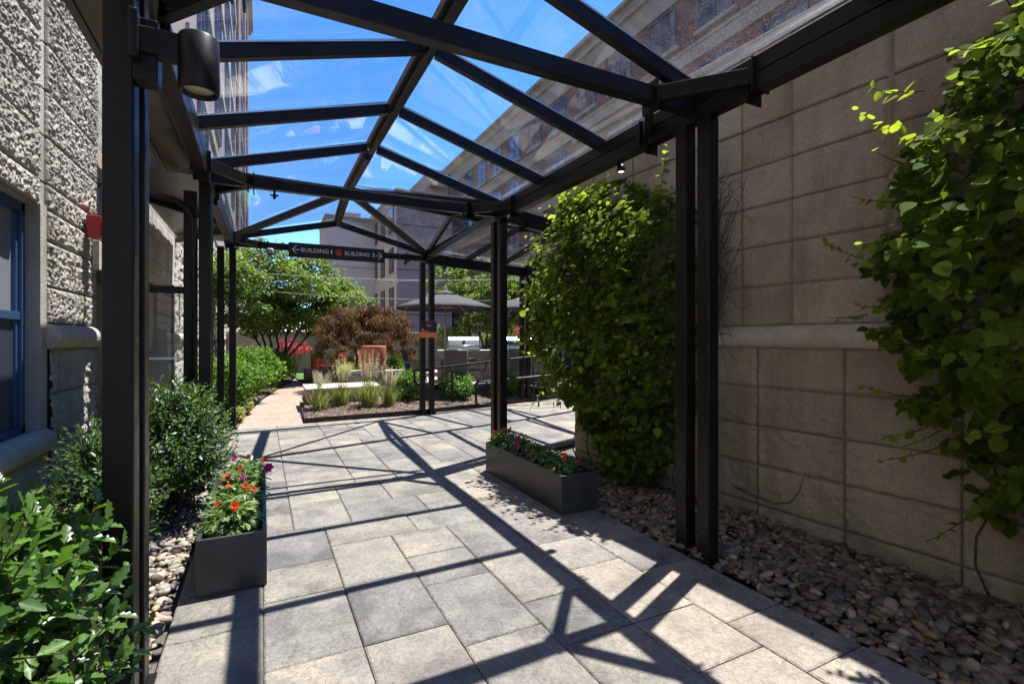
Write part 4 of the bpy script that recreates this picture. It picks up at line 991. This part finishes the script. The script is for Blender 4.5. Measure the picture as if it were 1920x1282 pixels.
T1n = [(.1, 3.7), (.8, 3.42), (1.2, 3.35), (2.0, 3.3), (2.6, 3.35), (2.9, 3.6), (3.1, 4.0), (3.3, 4.4)]
T1f = [(.3, 4.5), (.75, 4.9), (.95, 5.15), (1.2, 5.45), (1.7, 5.6), (2.3, 5.55), (2.8, 5.3), (3.1, 5.3), (3.3, 4.9)]
def edge1(s, z):
    a = lerp_tab(T1n, z) + .06 * math.sin(z * 11); c = lerp_tab(T1f, z) + .08 * math.sin(z * 12 + 2)
    if s < a or s > c: return 0
    e = min(1, (s - a) / .35 + .1, (c - s) / .45 + .15)
    if z > 2.75: e *= max(.2, (3.35 - z) / .6)
    if z < .8: e *= max(.45, z)
    return e
def sprigs(sr, zr, o_, nn, seed, edge, L=.22, ls=.07):
    rs = np.random.RandomState(seed); out = []
    while len(out) < nn:
        s = sr[0] + (sr[1] - sr[0]) * rs.rand(); z = zr[0] + (zr[1] - zr[0]) * rs.rand()
        if edge(s, z) <= 0: continue
        out.append((s, z, o_ * edge(s, z) ** .5 * (.6 + .4 * rs.rand()), rs.normal() * .6, rs.normal() * .5 + .1, .6 + .5 * rs.rand(), L * (.5 + rs.rand()), ls * (.6 + .6 * rs.rand())))
    return out
vine('climbing_vine', 'big bushy climbing vine on the wall between the two right posts, behind the right planter', edge1, 3.2, 5.8, .08, 3.25, .66, 8600, .076, 62,
     [(5.5, 2.6, .3, .6, .9, .3, .35, .09), (5.2, 2.95, .3, .5, .6, .5, .35, .09), (4.3, 3.0, .3, 0, 1, .2, .35, .08), (3.6, 2.85, .3, -.3, 1, .1, .45, .09), (3.45, 2.75, .2, -.2, 1, .1, .4, .08), (5.7, 1.3, .3, .7, .2, .3, .3, .07), (5.6, 1.8, .4, .5, .7, .4, .3, .07), (5.5, .9, .3, .3, -.8, .4, .35, .07), (5.65, 2.1, .3, .9, .3, .3, .35, .07)] + sprigs((3.35, 5.6), (.5, 3.15), .62, 150, 5, edge1, .30, .085))
tw = thing('dry_vine_twigs', WP(3.0, 2.3), 'tangle of bare dry vine twigs on the wall beside the near right post', 'twigs')
b = MB(); rs_ = np.random.RandomState(77)
for i in range(130):
    s = 3.3 - .1 * rs_.rand(); z = 1.6 + 1.1 * rs_.rand(); d = -(.25 + .75 * rs_.rand()); L = .2 + .45 * rs_.rand() ** 1.5; a = rs_.normal() * .8; pts = []
    for k in range(7):
        f = k / 6; pts.append(tuple(WP(s + d * L * f, z + L * (a * f + .22 * math.sin(f * 5 + i)), .03 + .10 * rs_.rand() + .08 * f)))
    b.tube(pts, [.0058 * (1 - .75 * k / 6) for k in range(7)], 5)
b.build('twig', 'twig', tw)['kind'] = 'stuff'
b = MB(); b.tube([tuple(WP(3.0, .22, .03)), tuple(WP(2.85, .20, .05)), tuple(WP(2.65, .17, .04)), tuple(WP(2.5, .22, .05)), tuple(WP(2.42, .34, .06)), tuple(WP(2.38, .46, .08))], [.007, .007, .006, .006, .004, .002], 6)
props(b.build('dead_vine_stem', 'twig', None, tuple(WP(2.8, .2))), 'thin dead vine stem lying against the foot of the right wall', 'twig')

# ================================================================ GARDEN BEYOND
TH = R(26.8); SN, CS = math.sin(TH), math.cos(TH)
def at(u, Z):   # plan point at lateral slope u and depth Z from the walk's start
    return Z * (SN + CS * u), Z * (CS - SN * u)
# planting bed in mulch with steel edging
def bedpoly(): return [(.70, 9.58), (3.0, 9.78), (6.3, 10.68), (9.3, 11.45), (9.0, 13.2), (5.6, 12.6), (3.2, 12.5), (1.0, 13.4), (.84, 12.0)]
def hbed(x, y): return .03 + .22 * max(0, min(1, (y - 9.75 - max(0, x - 3) * .27) / 2.6))
bmq = bmesh.new(); n = 60; V = []; F = []
xs = np.linspace(.7, 9.3, 90); ys2 = np.linspace(9.5, 13.4, 50)
poly = bedpoly()
def inside(x, y, P):
    c = False; j = len(P) - 1
    for i in range(len(P)):
        if (P[i][1] > y) != (P[j][1] > y) and x < (P[j][0] - P[i][0]) * (y - P[i][1]) / (P[j][1] - P[i][1]) + P[i][0]: c = not c
        j = i
    return c
idx = {}
for j in range(49):
    for i in range(89):
        if inside((xs[i] + xs[i + 1]) / 2, (ys2[j] + ys2[j + 1]) / 2, poly):
            q = []
            for (a, c) in ((i, j), (i + 1, j), (i + 1, j + 1), (i, j + 1)):
                if (a, c) not in idx: idx[(a, c)] = len(V); V.append((xs[a], ys2[c], hbed(xs[a], ys2[c]) + rnd.uniform(-.012, .012)))
                q.append(idx[(a, c)])
            F.append(q)
o = np_obj('mulch_bed', V, F, 'mulch', None, (3, 11, 0)); o['kind'] = 'structure'
rs_ = np.random.RandomState(5); P = []
while len(P) < 9000:
    x = .7 + 8.4 * rs_.rand() ** 1.3; y = 9.5 + 3.8 * rs_.rand()
    if inside(x, y, poly): P.append((x, y, hbed(x, y) + .012 * rs_.rand()))
P = np.array(P); o = leaves('mulch_chips', P, rs_.normal(size=P.shape) * np.array((1, 1, .3)), np.array((0, 0, 1)) + rs_.normal(size=P.shape) * .4, .04 + .05 * rs_.rand(len(P)), tpl_narrow(), 'mulchchip', None, rs_, (3, 11, 0))
props(o, 'shredded brown bark mulch spread over the planting bed', 'mulch', None, 'stuff')
b = MB()
for p, q in (((.70, 9.58), (3.0, 9.74)), ((3.0, 9.74), (6.3, 10.62)), ((6.3, 10.62), (9.3, 11.4)), ((.70, 9.58), (.78, 12.2))): b.beam((*p, .035), (*q, .035), .02, .11, 0)
props(b.build('bed_edging', 'rustedge', None, (3, 9.7, 0)), 'dark steel edging strip round the mulch bed at the far side of the paving', 'edging')
sheet('patio', [(1.0, 13.3), (3.2, 12.4), (5.6, 12.55), (9.0, 13.1), (22, 15), (22, 19.5), (8, 19.5), (3.5, 19.0), (1.5, 16)], .27, 'patio')
sheet('left_bed', [(-1.3, 10.5), (-.40, 10.5), (-.3, 12), (.0, 14), (.4, 16.5), (1.0, 19), (1.0, 23.3), (-1.3, 23.3)], .03, 'mulch')
sheet('lawn', [(1.2, 19.2), (4.5, 19.4), (7, 20.5), (7, 23.3), (1.1, 23.3)], .05, 'lawn')
# stone bench
bn = thing('stone_bench', (1.6, 11.4, 0), 'low stacked-stone bench with pale slab top beside the brick path', 'bench')
b = MB(); b.box(.86, 11.15, .02, 1.1, 12.2, .42, .01); b.box(1.1, 11.22, .02, 2.3, 12.1, .42, .01); b.build('base', 'drystone', bn)
b = MB(); b.prism([(.82, 11.10), (2.35, 11.16), (2.5, 12.28), (.84, 12.3)], .42, .47); b.build('slab_top', 'stone_cap', bn)
# ornamental grasses
def grass(x, y, z, h, n, seed, label, pl=True, name='ornamental_grass', mat='grass', sp=.5, grp='pale feathery grasses in the mulch bed'):
    t = thing(name, (x, y, z), label, 'grass clump', grp); rs = np.random.RandomState(seed)
    V = []; F = []; RVv = []
    def blade(p0, d, L, w_, bend, rv):
        side = np.cross(d, (0, 0, 1)); side /= max(1e-6, np.linalg.norm(side)); b0 = len(V)
        for k in range(5):
            f = k / 4; q = p0 + d * L * f + np.array((0, 0, -bend * L * f * f)) + np.array((d[0], d[1], 0)) * bend * L * f * f; ww_ = w_ * (1 - f * .9)
            V.append(q - side * ww_); V.append(q + side * ww_); RVv.extend((rv, rv))
        for k in range(4): F.append((b0 + 2 * k, b0 + 2 * k + 1, b0 + 2 * k + 3, b0 + 2 * k + 2))
        return q
    tips = []
    for i in range(n):
        a = rs.rand() * 6.283; sl_ = sp * rs.rand() ** .8; d = np.array((math.cos(a) * sl_, math.sin(a) * sl_, 1)); d /= np.linalg.norm(d)
        p0 = np.array((x + .06 * rs.normal(), y + .06 * rs.normal(), z)); tips.append(blade(p0, d, h * (.45 + .4 * rs.rand()), .0055, .12 + .5 * sl_, rs.rand()))
    np_obj('blades', V, F, mat, t, None, {'rv': RVv})
    if pl:
        V.clear(); F.clear(); RVv.clear()
        for i in range(40):
            a = rs.rand() * 6.283; sl_ = .30 * rs.rand(); d = np.array((math.cos(a) * sl_ + .06, math.sin(a) * sl_, 1)); d /= np.linalg.norm(d); L = h * (.8 + .3 * rs.rand())
            p0 = np.array((x, y, z)); blade(p0, d, L, .0018, .08, .3)
            for k in range(34):
                f = .68 + .32 * k / 34; q = p0 + d * L * f + np.array((d[0], d[1], 0)) * .08 * L * f * f; a2 = rs.rand() * 6.28; dd = np.array((math.cos(a2), math.sin(a2), .9)); dd /= np.linalg.norm(dd)
                blade(q, dd, .06 * (1.25 - f) * 2, .0032, .1, rs.rand())
        np_obj('plumes', V, F, 'plume', t, None, {'rv': RVv})
grass(1.03, 10.62, .06, .78, 330, 201, 'feathery grass clump nearest the brick path, leftmost of four, in front of the stone bench')
grass(1.50, 10.95, .10, .95, 330, 202, 'feathery grass clump second from the brick path, in front of the stone bench')
grass(2.00, 10.62, .08, 1.12, 420, 203, 'tallest feathery grass clump, third from the brick path, at the right end of the bench')
grass(2.42, 10.60, .08, .80, 300, 204, 'feathery grass clump fourth from the brick path, beside the dark round boxwood')
def hak(x, y, z, r, label, seed): grass(x, y, z, r, 900, seed, label, False, 'golden_grass', 'hakone', 1.3, None)
# dark box planter with golden grass
bp = thing('square_planter', (1.95, 13.9, 0), 'dark brown square planter at the bend of the path, with golden grass', 'planter')
b = MB(); b.box(1.55, 13.7, 0, 2.75, 13.72, .75); b.box(1.55, 13.72, 0, 1.57, 14.5, .75); b.box(2.73, 13.72, 0, 2.75, 14.5, .75); b.box(1.55, 14.5, 0, 2.75, 14.52, .75); b.build('box', 'rustedge', bp)
b = MB(); b.box(1.57, 13.72, .6, 2.73, 14.5, .68); b.build('soil', 'soil', bp)
hak(2.0, 13.75, .62, .48, 'mound of golden yellow grass in the dark square planter', 211); hak(2.5, 13.85, .62, .45, 'right-hand mound of golden grass in the dark square planter', 212)
hak(1.5, 18.8, .05, .5, 'low yellow grass mound at the far end of the path by the lawn', 213)
# boxwoods
def boxwood(x, y, z, r, seed, label, mat='box', n=26, per=110, sz=.045, name='boxwood', zr=.85):
    t = thing(name, (x, y, z), label, 'shrub'); cl = ell_clumps((x, y, z + r * zr), (r * .8, r * .8, r * .7 * zr / .85), n, r * .33, seed, .5)
    clump_crown('foliage', cl, per, sz, tpl_oval(), mat, t, seed, 0, .5)
    b = MB(); branchy(b, (x, y, z), [(c[0], c[1], c[2]) for c in cl[:10]], .012, seed); b.build('stem', 'bark', t)
boxwood(2.98, 11.05, .12, .40, 221, 'round boxwood just left of the far middle post', n=34)
boxwood(4.10, 10.95, .08, .40, 222, 'round bright green boxwood right of the far middle post', n=34)
boxwood(5.55, 11.3, .1, .36, 223, 'round boxwood behind the far right post', n=26)
boxwood(6.6, 11.25, .08, .36, 224, 'round boxwood at the right end of the mulch bed, next to the vine', n=26)
# bright shrub mass along the left side of the path: separate shrubs
for i, (x, y, r, hz, lab) in enumerate(((-.72, 11.4, .62, .92, 'bright green shrub nearest the far left post'), (-.45, 13.2, .70, .95, 'bright green shrub second from the far left post along the path'), (-.15, 15.2, .72, .9, 'bright green shrub third along the left side of the path'), (.25, 17.3, .7, .8, 'lower green shrub at the far bend of the path'), (.5, 19.4, .75, .7, 'dark low shrub at the foot of the multi-stemmed tree'))):
    boxwood(x, y, .03, r, 230 + i, lab, 'shrub' if i < 4 else 'bush', 46, 90, .085, 'leafy_shrub', hz)
for i, (x, y, lab) in enumerate(((-.36, 10.3, 'low trailing plant beside the far left post'), (-.28, 11.2, 'low trailing ground plant at the left edge of the brick path'))):
    boxwood(x, y, .0, .2, 245 + i, lab, 'grass', 14, 60, .05, 'edging_plant', .6)
# trees
def tree(name, label, root, trunks, clumps, per, lsz, tpl, mat, seed, tr=.06, droop=.2, up=.6, flat=1.0):
    t = thing(name, root, label, 'tree'); b = MB(); rs = np.random.RandomState(seed)
    for (tx, ty, tz) in trunks:
        pts = []; p0 = np.array(root, float) + np.array((rs.normal() * .12, rs.normal() * .12, 0)); p1 = np.array((tx, ty, tz))
        for k in range(7):
            f = k / 6; q = p0 + (p1 - p0) * np.array((f ** 1.3, f ** 1.3, f)) + rs.normal(size=3) * .05 * f; pts.append(tuple(q))
        b.tube(pts, [tr * (1 - .65 * k / 6) for k in range(7)], 8)
        near = sorted(clumps, key=lambda c: (c[0] - tx) ** 2 + (c[1] - ty) ** 2 + (c[2] - tz) ** 2)[:10]
        branchy(b, pts[4], [c[:3] for c in near[::2]], tr * .4, seed + 3, 5, .12); branchy(b, pts[6], [c[:3] for c in near[1::2]], tr * .35, seed + 4, 5, .12)
    b.build('trunk', 'bark', t); clump_crown('crown', clumps, per, lsz, tpl, mat, t, seed, droop, up, 0, flat)
x, y = at(-.475, 17.0); c1 = ell_clumps((x + .1, y, 3.2), (2.4, 1.8, 1.6), 150, .42, 301, .25, 1.75)
c1 += ell_clumps((x + 2.2, y + .2, 2.9), (1.1, 1.0, .75), 26, .36, 302, .3) + ell_clumps((x - 1.2, y - 1.5, 2.9), (1.1, .9, 1.2), 30, .36, 303, .3) + ell_clumps((x + .9, y, 2.2), (1.8, 1.1, .5), 30, .36, 305, .3)
tree('multi_stem_tree', 'light green multi-stemmed tree left of the purple maple, behind the overhead sign', (x - .1, y, 0), [(x - 1.1, y, 2.3), (x - .7, y + .2, 2.5), (x - .3, y - .2, 2.6), (x + .1, y + .3, 2.5), (x + .6, y, 2.4), (x + 1.1, y + .2, 2.3), (x + 1.6, y - .1, 2.2)], c1, 190, .105, tpl_diamond(), 'dogwood', 304, .055, .35, .8, .55)
x, y = at(-.295, 14.9); rs_ = np.random.RandomState(310); c2 = []
for i in range(165):
    a = rs_.rand() * 6.283; rr = rs_.rand() ** .55; px = 1.62 * rr * math.cos(a); py = 1.3 * rr * math.sin(a); top = 2.50 - .85 * rr ** 2.8; c2.append((x + px, y + py, top - rs_.rand() * (.5 + .35 * rr), .19 * (.7 + .6 * rs_.rand())))
tree('purple_maple', 'domed purple-leaved weeping maple in the middle of the garden', (x, y, .2), [(x - .3, y, 1.7), (x + .35, y + .1, 1.75), (x, y - .2, 1.9)], c2, 210, .085, tpl_narrow(), 'maple', 311, .055, 1.3, .5, .8)
x, y = at(-.44, 19.5); c3 = ell_clumps((x, y, 1.15), (.62, .5, .4), 22, .13, 320, .4)
tree('red_shrub', 'small crimson-leaved shrub with bare stems between the tree trunks and the maple', (x, y, .05), [(x - .3, y, 1.0), (x + .3, y, 1.0), (x, y, 1.2), (x + .1, y + .2, 1.1), (x - .15, y - .1, 1.1)], c3, 34, .075, tpl_diamond(), 'redleaf', 321, .014)
x, y = at(-.075, 18.3); c4 = ell_clumps((x + .2, y, 3.3), (2.1, 1.3, 1.1), 60, .36, 330, .3, 2.3) + ell_clumps((x + .6, y, 1.7), (2.2, 1.2, .75), 50, .33, 331, .3)
tree('layered_tree', 'broad layered green tree behind the grey umbrella', (x + .4, y + .1, .2), [(x - .7, y, 2.6), (x + .5, y, 3.0), (x + 1.4, y, 2.6), (x, y + .2, 2.2)], c4, 150, .10, tpl_diamond(), 'dogwood', 332, .06, .3, .8, .45)
x, y = at(.03, 18.5); c5 = ell_clumps((x, y, 3.1), (2.0, 1.3, 1.2), 50, .36, 333, .3, 2.0)
tree('layered_tree', 'green tree showing between the right posts, behind the second umbrella', (x, y, .2), [(x - .5, y, 2.7), (x + .6, y, 2.7)], c5, 150, .10, tpl_diamond(), 'dogwood', 334, .06, .3, .8, .45)
x, y = at(.03, 16.2); c6 = ell_clumps((x, y, 1.45), (.55, .4, .75), 26, .17, 336, .4)
tree('rust_shrub', 'upright rust-red leaved shrub seen between the right posts', (x, y, .27), [(x - .1, y, 1.3), (x + .1, y, 1.4)], c6, 80, .06, tpl_narrow(), 'rust', 337, .02)
x, y = at(-.235, 14.6); boxwood(x, y, .27, .42, 340, 'bright green shrub under the right side of the maple', 'shrub', 30, 90, .07, 'leafy_shrub', 1.0)
x, y = at(-.335, 14.8); boxwood(x, y, .27, .35, 341, 'small bright green shrub under the left side of the maple', 'shrub', 22, 80, .06, 'leafy_shrub', 1.1)
# terracotta pots and low walls
lw = thing('low_stone_wall', (3.5, 14.6, 0), 'low stacked-stone garden wall with stone caps below the maple', 'wall')
xa, ya = at(-.325, 13.1); xb_, yb_ = at(-.19, 13.3)
b = MB(); b.beam((xa, ya, .37), (xb_, yb_, .37), .35, .5, 0); b.build('wall', 'drystone', lw); b = MB(); b.beam((xa, ya, .65), (xb_, yb_, .65), .42, .06, .006); b.build('cap', 'stone_cap', lw)
def pot(px, Z, r, z0, z1, label, grp=None):
    x, y = at((px - 960) / 930, Z); t = thing('terracotta_pot', (x, y, z0), label, 'pot'); b = MB()
    b.lathe(x, y, [(.001, z0), (r * .96, z0), (r, z0 + .03), (r, z1 - .03), (r * .98, z1), (r * .86, z1), (r * .84, z1 - .1), (.001, z1 - .1)], 32); b.build('vessel', 'terracotta', t)
    b = MB(); b.lathe(x, y, [(.001, z1 - .08), (r * .85, z1 - .085)], 20); b.build('soil', 'soil', t)
pot(702, 13.1, .30, .68, 1.33, 'large smooth terracotta cylinder pot under the purple maple')
pot(596, 17.8, .24, .45, .98, 'smaller terracotta pot at the left, near the orange chairs')
b = MB(); x, y = at((596 - 960) / 930, 17.8); b.box(x - .45, y - .3, .0, x + 2.2, y + .35, .45, .01); props(b.build('seat_wall', 'drystone', None, (x, y, 0)), 'low stone seat wall under the smaller terracotta pot', 'wall')
def adirondack(px, Z, rz, label):
    x, y = at((px - 960) / 930, Z); t = thing('garden_chair', (x, y, .27), label, 'chair', 'orange slatted garden chairs'); m = Matrix.Translation((x, y, .27)) @ Matrix.Rotation(rz, 4, 'Z')
    def pb(nm, lst):
        b = MB()
        for p, q, w_, h_ in lst: b.beam(m @ Vector(p), m @ Vector(q), w_, h_, .003)
        return b.build(nm, 'orange', t)
    pb('seat', [((-.27 + .09 * i, -.28, .36 - .0 * i), (-.27 + .09 * i, .25, .24), .045, .02) for i in range(7)])
    pb('backrest', [((-.24 + .08 * i, .22, .25), (-.3 + .1 * i, .55, .98 - .05 * abs(i - 3)), .04, .018) for i in range(7)])
    for s in (-1, 1): pb('armrest', [((s * .34, -.32, .55), (s * .34, .38, .55), .11, .02)]); pb('leg', [((s * .32, -.28, 0), (s * .32, -.28, .54), .03, .07)]); pb('leg', [((s * .32, .3, 0), (s * .32, .36, .54), .03, .07)])
adirondack(618, 17.0, R(-120), 'orange slatted garden chair, the left one of the pair behind the golden grass'); adirondack(645, 16.4, R(-118), 'orange slatted garden chair, the right one, nearer the maple')
# umbrellas, table, chairs, barbecues
def umbrella(px, Z, r, zb, label):
    x, y = at((px - 960) / 930, Z); t = thing('patio_umbrella', (x, y, .27), label, 'umbrella', 'grey patio umbrellas'); b = MB(); b.tube([(x, y, .27), (x, y, zb + .5)], .025, 12); b.build('pole', 'pole', t)
    b = MB(); b.lathe(x, y, [(.001, .275), (.28, .275), (.28, .33), (.05, .36), (.04, .6), (.001, .6)], 20); b.build('base', 'rustedge', t)
    b = MB(); b.lathe(x, y, [(.03, zb + .42), (.035, zb + .5), (.02, zb + .56), (.001, zb + .58)], 12); b.build('finial', 'pole', t)
    nseg = 8; V = []; F = []
    for k in range(nseg * 4):
        a = 2 * math.pi * k / (nseg * 4); sag = 1 - .06 * math.sin(math.pi * ((k % 4) / 4))
        for f, zz in ((.0, .40), (.3, .30), (.6, .18), (.85, .07), (1.0, .0), (1.0, -.05)): V.append((x + r * f * sag * math.cos(a), y + r * f * sag * math.sin(a), zb + zz))
    m_ = nseg * 4
    for k in range(m_):
        for j in range(5): F.append((k * 6 + j, ((k + 1) % m_) * 6 + j, ((k + 1) % m_) * 6 + j + 1, k * 6 + j + 1))
    o = np_obj('canopy', V, F, 'fabric', t)
    md = o.modifiers.new('thickness', 'SOLIDIFY'); md.thickness = .006
    b = MB(); b.lathe(x, y, [(.001, zb + .48), (.12, zb + .43), (.3, zb + .36)], 16); b.build('vent_cap', 'fabric', t)
    for k in range(nseg):
        a = 2 * math.pi * k / nseg; c_, s_ = math.cos(a), math.sin(a); b = MB(); b.tube([(x, y, zb + .36), (x + r * .6 * c_, y + r * .6 * s_, zb + .155), (x + r * .98 * c_, y + r * .98 * s_, zb - .02)], .009, 6); o = b.build('rib', 'pole', t)
        b = MB(); b.tube([(x, y, zb - .02), (x + r * .5 * c_, y + r * .5 * s_, zb + .18)], .008, 6); b.build('strut', 'pole', o)
umbrella(835, 12.9, 1.28, 2.32, 'grey patio umbrella behind the far middle post'); umbrella(990, 13.6, 1.25, 2.30, 'second grey patio umbrella, partly hidden by the right posts and vine')
x, y = at(-.118, 13.0); tb = thing('patio_table', (x, y, .27), 'round taupe patio table under the grey umbrella', 'table')
b = MB(); b.lathe(x, y, [(.03, .97), (.62, .97), (.63, .985), (.62, 1.0), (.03, 1.0)], 32); b.build('tabletop', 'frame_taupe', tb)
for k in range(4):
    a = k * math.pi / 2 + .5; b = MB(); b.tube([(x + .45 * math.cos(a), y + .45 * math.sin(a), .27), (x + .4 * math.cos(a), y + .4 * math.sin(a), .97)], .018, 6); b.build('leg', 'frame_taupe', tb)
def chair(px, Z, rz, label):
    x, y = at((px - 960) / 930, Z); t = thing('patio_chair', (x, y, .27), label, 'chair', 'taupe sling patio chairs'); m = Matrix.Translation((x, y, .27)) @ Matrix.Rotation(rz, 4, 'Z'); w_ = .27
    b = MB(); b.add([m @ Vector(p) for p in ((-w_ + .02, -.25, .44), (w_ - .02, -.25, .44), (w_ - .02, .22, .40), (-w_ + .02, .22, .40), (-w_ + .02, -.25, .43), (w_ - .02, -.25, .43), (w_ - .02, .22, .39), (-w_ + .02, .22, .39))], [(0, 1, 2, 3), (7, 6, 5, 4), (0, 4, 5, 1), (2, 6, 7, 3)]); b.build('seat', 'sling', t)
    b = MB(); b.add([m @ Vector(p) for p in ((-w_ + .02, .22, .42), (w_ - .02, .22, .42), (w_ - .02, .38, .95), (-w_ + .02, .38, .95), (-w_ + .02, .235, .42), (w_ - .02, .235, .42), (w_ - .02, .395, .95), (-w_ + .02, .395, .95))], [(0, 1, 2, 3), (7, 6, 5, 4), (0, 3, 7, 4), (1, 5, 6, 2), (3, 2, 6, 7)]); b.build('backrest', 'sling', t)
    for s in (-1, 1):
        b = MB(); b.tube([m @ Vector(p) for p in ((s * w_, .40, .97), (s * w_, .22, .42), (s * w_, -.27, .44))], .016, 8); b.tube([m @ Vector(p) for p in ((s * w_, .30, .66), (s * (w_ + .02), .0, .66), (s * (w_ + .02), -.22, .64))], .018, 8); b.build('side_frame', 'frame_taupe', t)
        b = MB(); b.tube([m @ Vector(p) for p in ((s * w_, -.22, .64), (s * w_, -.28, .0))], .015, 8); b.build('leg', 'frame_taupe', t)
        b = MB(); b.tube([m @ Vector(p) for p in ((s * w_, .0, .66), (s * w_, .32, .0))], .015, 8); b.build('leg', 'frame_taupe', t)
    b = MB(); b.tube([m @ Vector(p) for p in ((-w_, .40, .97), (w_, .40, .97))], .016, 8); b.tube([m @ Vector(p) for p in ((-w_, -.27, .43), (w_, -.27, .43))], .014, 8); b.build('cross_frame', 'frame_taupe', t)
chair(858, 12.0, R(180 - 27), 'taupe sling patio chair seen from behind, centre of the group under the umbrella'); chair(893, 12.9, R(250), 'taupe sling patio chair at the right of the table, side on'); chair(784, 12.6, R(62), 'taupe sling patio chair at the left of the table, behind the handrail end'); chair(975, 13.2, R(150), 'taupe sling patio chair between the right posts')
bc = thing('barbecue_counter', (7, 15, .27), 'pale stone barbecue counter behind the patio chairs', 'counter')
xa, ya = at(-.15, 14.9); xb_, yb_ = at(.09, 15.3)
b = MB(); b.beam((xa, ya, .7), (xb_, yb_, .7), .6, .86, 0); b.build('base', 'drystone', bc); b = MB(); b.beam((xa, ya, 1.155), (xb_, yb_, 1.155), .72, .05, .006); b.build('worktop', 'stone_cap', bc)
def grill(px, Z, label):
    x, y = at((px - 960) / 930, Z); t = thing('barbecue_grill', (x, y, 1.18), label, 'grill', 'steel barbecue grills'); m = Matrix.Translation((x, y, 1.18)) @ Matrix.Rotation(R(-14), 4, 'Z')
    prof = [(-.28, .06), (-.27, .16), (-.20, .30), (-.10, .38), (.1, .40), (.24, .36), (.28, .22), (.28, .06)]; n = len(prof); wv = .43
    b = MB(); vs = [m @ Vector((s * wv, a, z)) for s in (-1, 1) for a, z in prof]; b.add(vs, [tuple(range(n)), tuple(reversed(range(n, 2 * n)))] + [(i, n + i, n + (i + 1) % n, (i + 1) % n) for i in range(n)]); b.build('hood', 'steel', t)
    b = MB(); b.bar(0, 0, 0, .92, .62, .06, .008); b.v = [tuple(m @ (Vector(v) + Vector((0, 0, .03)))) for v in b.v]; b.build('firebox', 'steel', t)
    b = MB(); b.tube([m @ Vector(p) for p in ((-.3, -.30, .13), (-.3, -.34, .14), (.3, -.34, .14), (.3, -.30, .13))], .012, 8); b.build('handle', 'steel', t)
    b = MB(); cc = m @ Vector((0, -.235, .26)); b.lathe(cc.x, cc.y, [(.001, cc.z - .02), (.035, cc.z - .02), (.035, cc.z + .02), (.001, cc.z + .02)], 12); b.build('thermometer', 'black', t)
grill(868, 14.5, 'stainless steel barbecue grill in clear view left of the right posts'); grill(968, 14.8, 'stainless steel barbecue grill partly hidden by the second right post')
# handrails
def rail(pts, label, posts):
    b = MB(); q = []
    P = [Vector(p) for p in pts]
    for i, p in enumerate(P):
        if 0 < i < len(P) - 1:
            a = (P[i - 1] - p); c = (P[i + 1] - p); r_ = min(.09, a.length * .45, c.length * .45); a.normalize(); c.normalize()
            for k in range(6): f = k / 5; q.append(p + a * r_ * (1 - f) ** 2 + c * r_ * f ** 2)
        else: q.append(p)
    t = thing('handrail', (P[0].x, P[0].y, 0), label, 'handrail'); b.tube(q, .025, 10); b.build('rail', 'black', t)
    for (x, y, z0, z1) in posts: b = MB(); b.tube([(x, y, z0), (x, y, z1)], .019, 8); b.build('post', 'black', t)
def a3(px, Z, z): x, y = at((px - 960) / 930, Z); return (x, y, z)
rail([a3(850, 11.15, .55), a3(778, 10.9, .52), a3(776, 10.9, .84), a3(815, 11.0, .86), a3(1000, 11.5, 1.10), a3(1070, 11.8, 1.13)], 'upper black tubular handrail with a looped end left of the far middle post', [(*a3(848, 11.15, 0)[:2], .05, .90), (*a3(1000, 11.5, 0)[:2], .05, 1.1)])
rail([a3(935, 10.75, .10), a3(893, 10.6, .10), a3(891, 10.6, .58), a3(920, 10.7, .60), a3(1015, 11.05, .68), a3(1060, 11.2, .72)], 'lower black tubular handrail with a looped end beside the second right post', [(*a3(930, 10.73, 0)[:2], .0, .60), (*a3(1010, 11.03, 0)[:2], .0, .67)])
# string lights
def wire(p, q, sag, bulbs, label):
    p, q = Vector(p), Vector(q); t = thing('string_lights', p, label, 'string lights', 'festoon wires over the garden'); b = MB(); P = []
    for k in range(25): f = k / 24; v = p.lerp(q, f); v.z -= sag * 4 * f * (1 - f); P.append(v)
    b.tube(P, .006, 5); b.build('wire', 'stone_cap', t)
    for i in range(bulbs):
        f = (i + .5) / bulbs; v = p.lerp(q, f); v.z -= sag * 4 * f * (1 - f); b = MB(); b.lathe(v.x, v.y, [(.001, v.z), (.014, v.z - .01), (.014, v.z - .06), (.001, v.z - .06)], 8); o = b.build('socket', 'black', t)
        b = MB(); b.lathe(v.x, v.y, [(.012, v.z - .06), (.03, v.z - .10), (.022, v.z - .14), (.001, v.z - .155)], 10); b.build('bulb', 'lens', o)
wire(a3(440, 15, 3.55), a3(1010, 14.5, 3.25), .12, 12, 'upper string of garden lights crossing in front of the trees'); wire(a3(440, 15.5, 3.1), a3(930, 13.5, 2.55), .1, 10, 'lower string of garden lights ending above the grey umbrella')
wire(a3(700, 13.5, 3.1), a3(1060, 14.5, 3.35), .05, 6, 'string of garden lights passing behind the right posts')
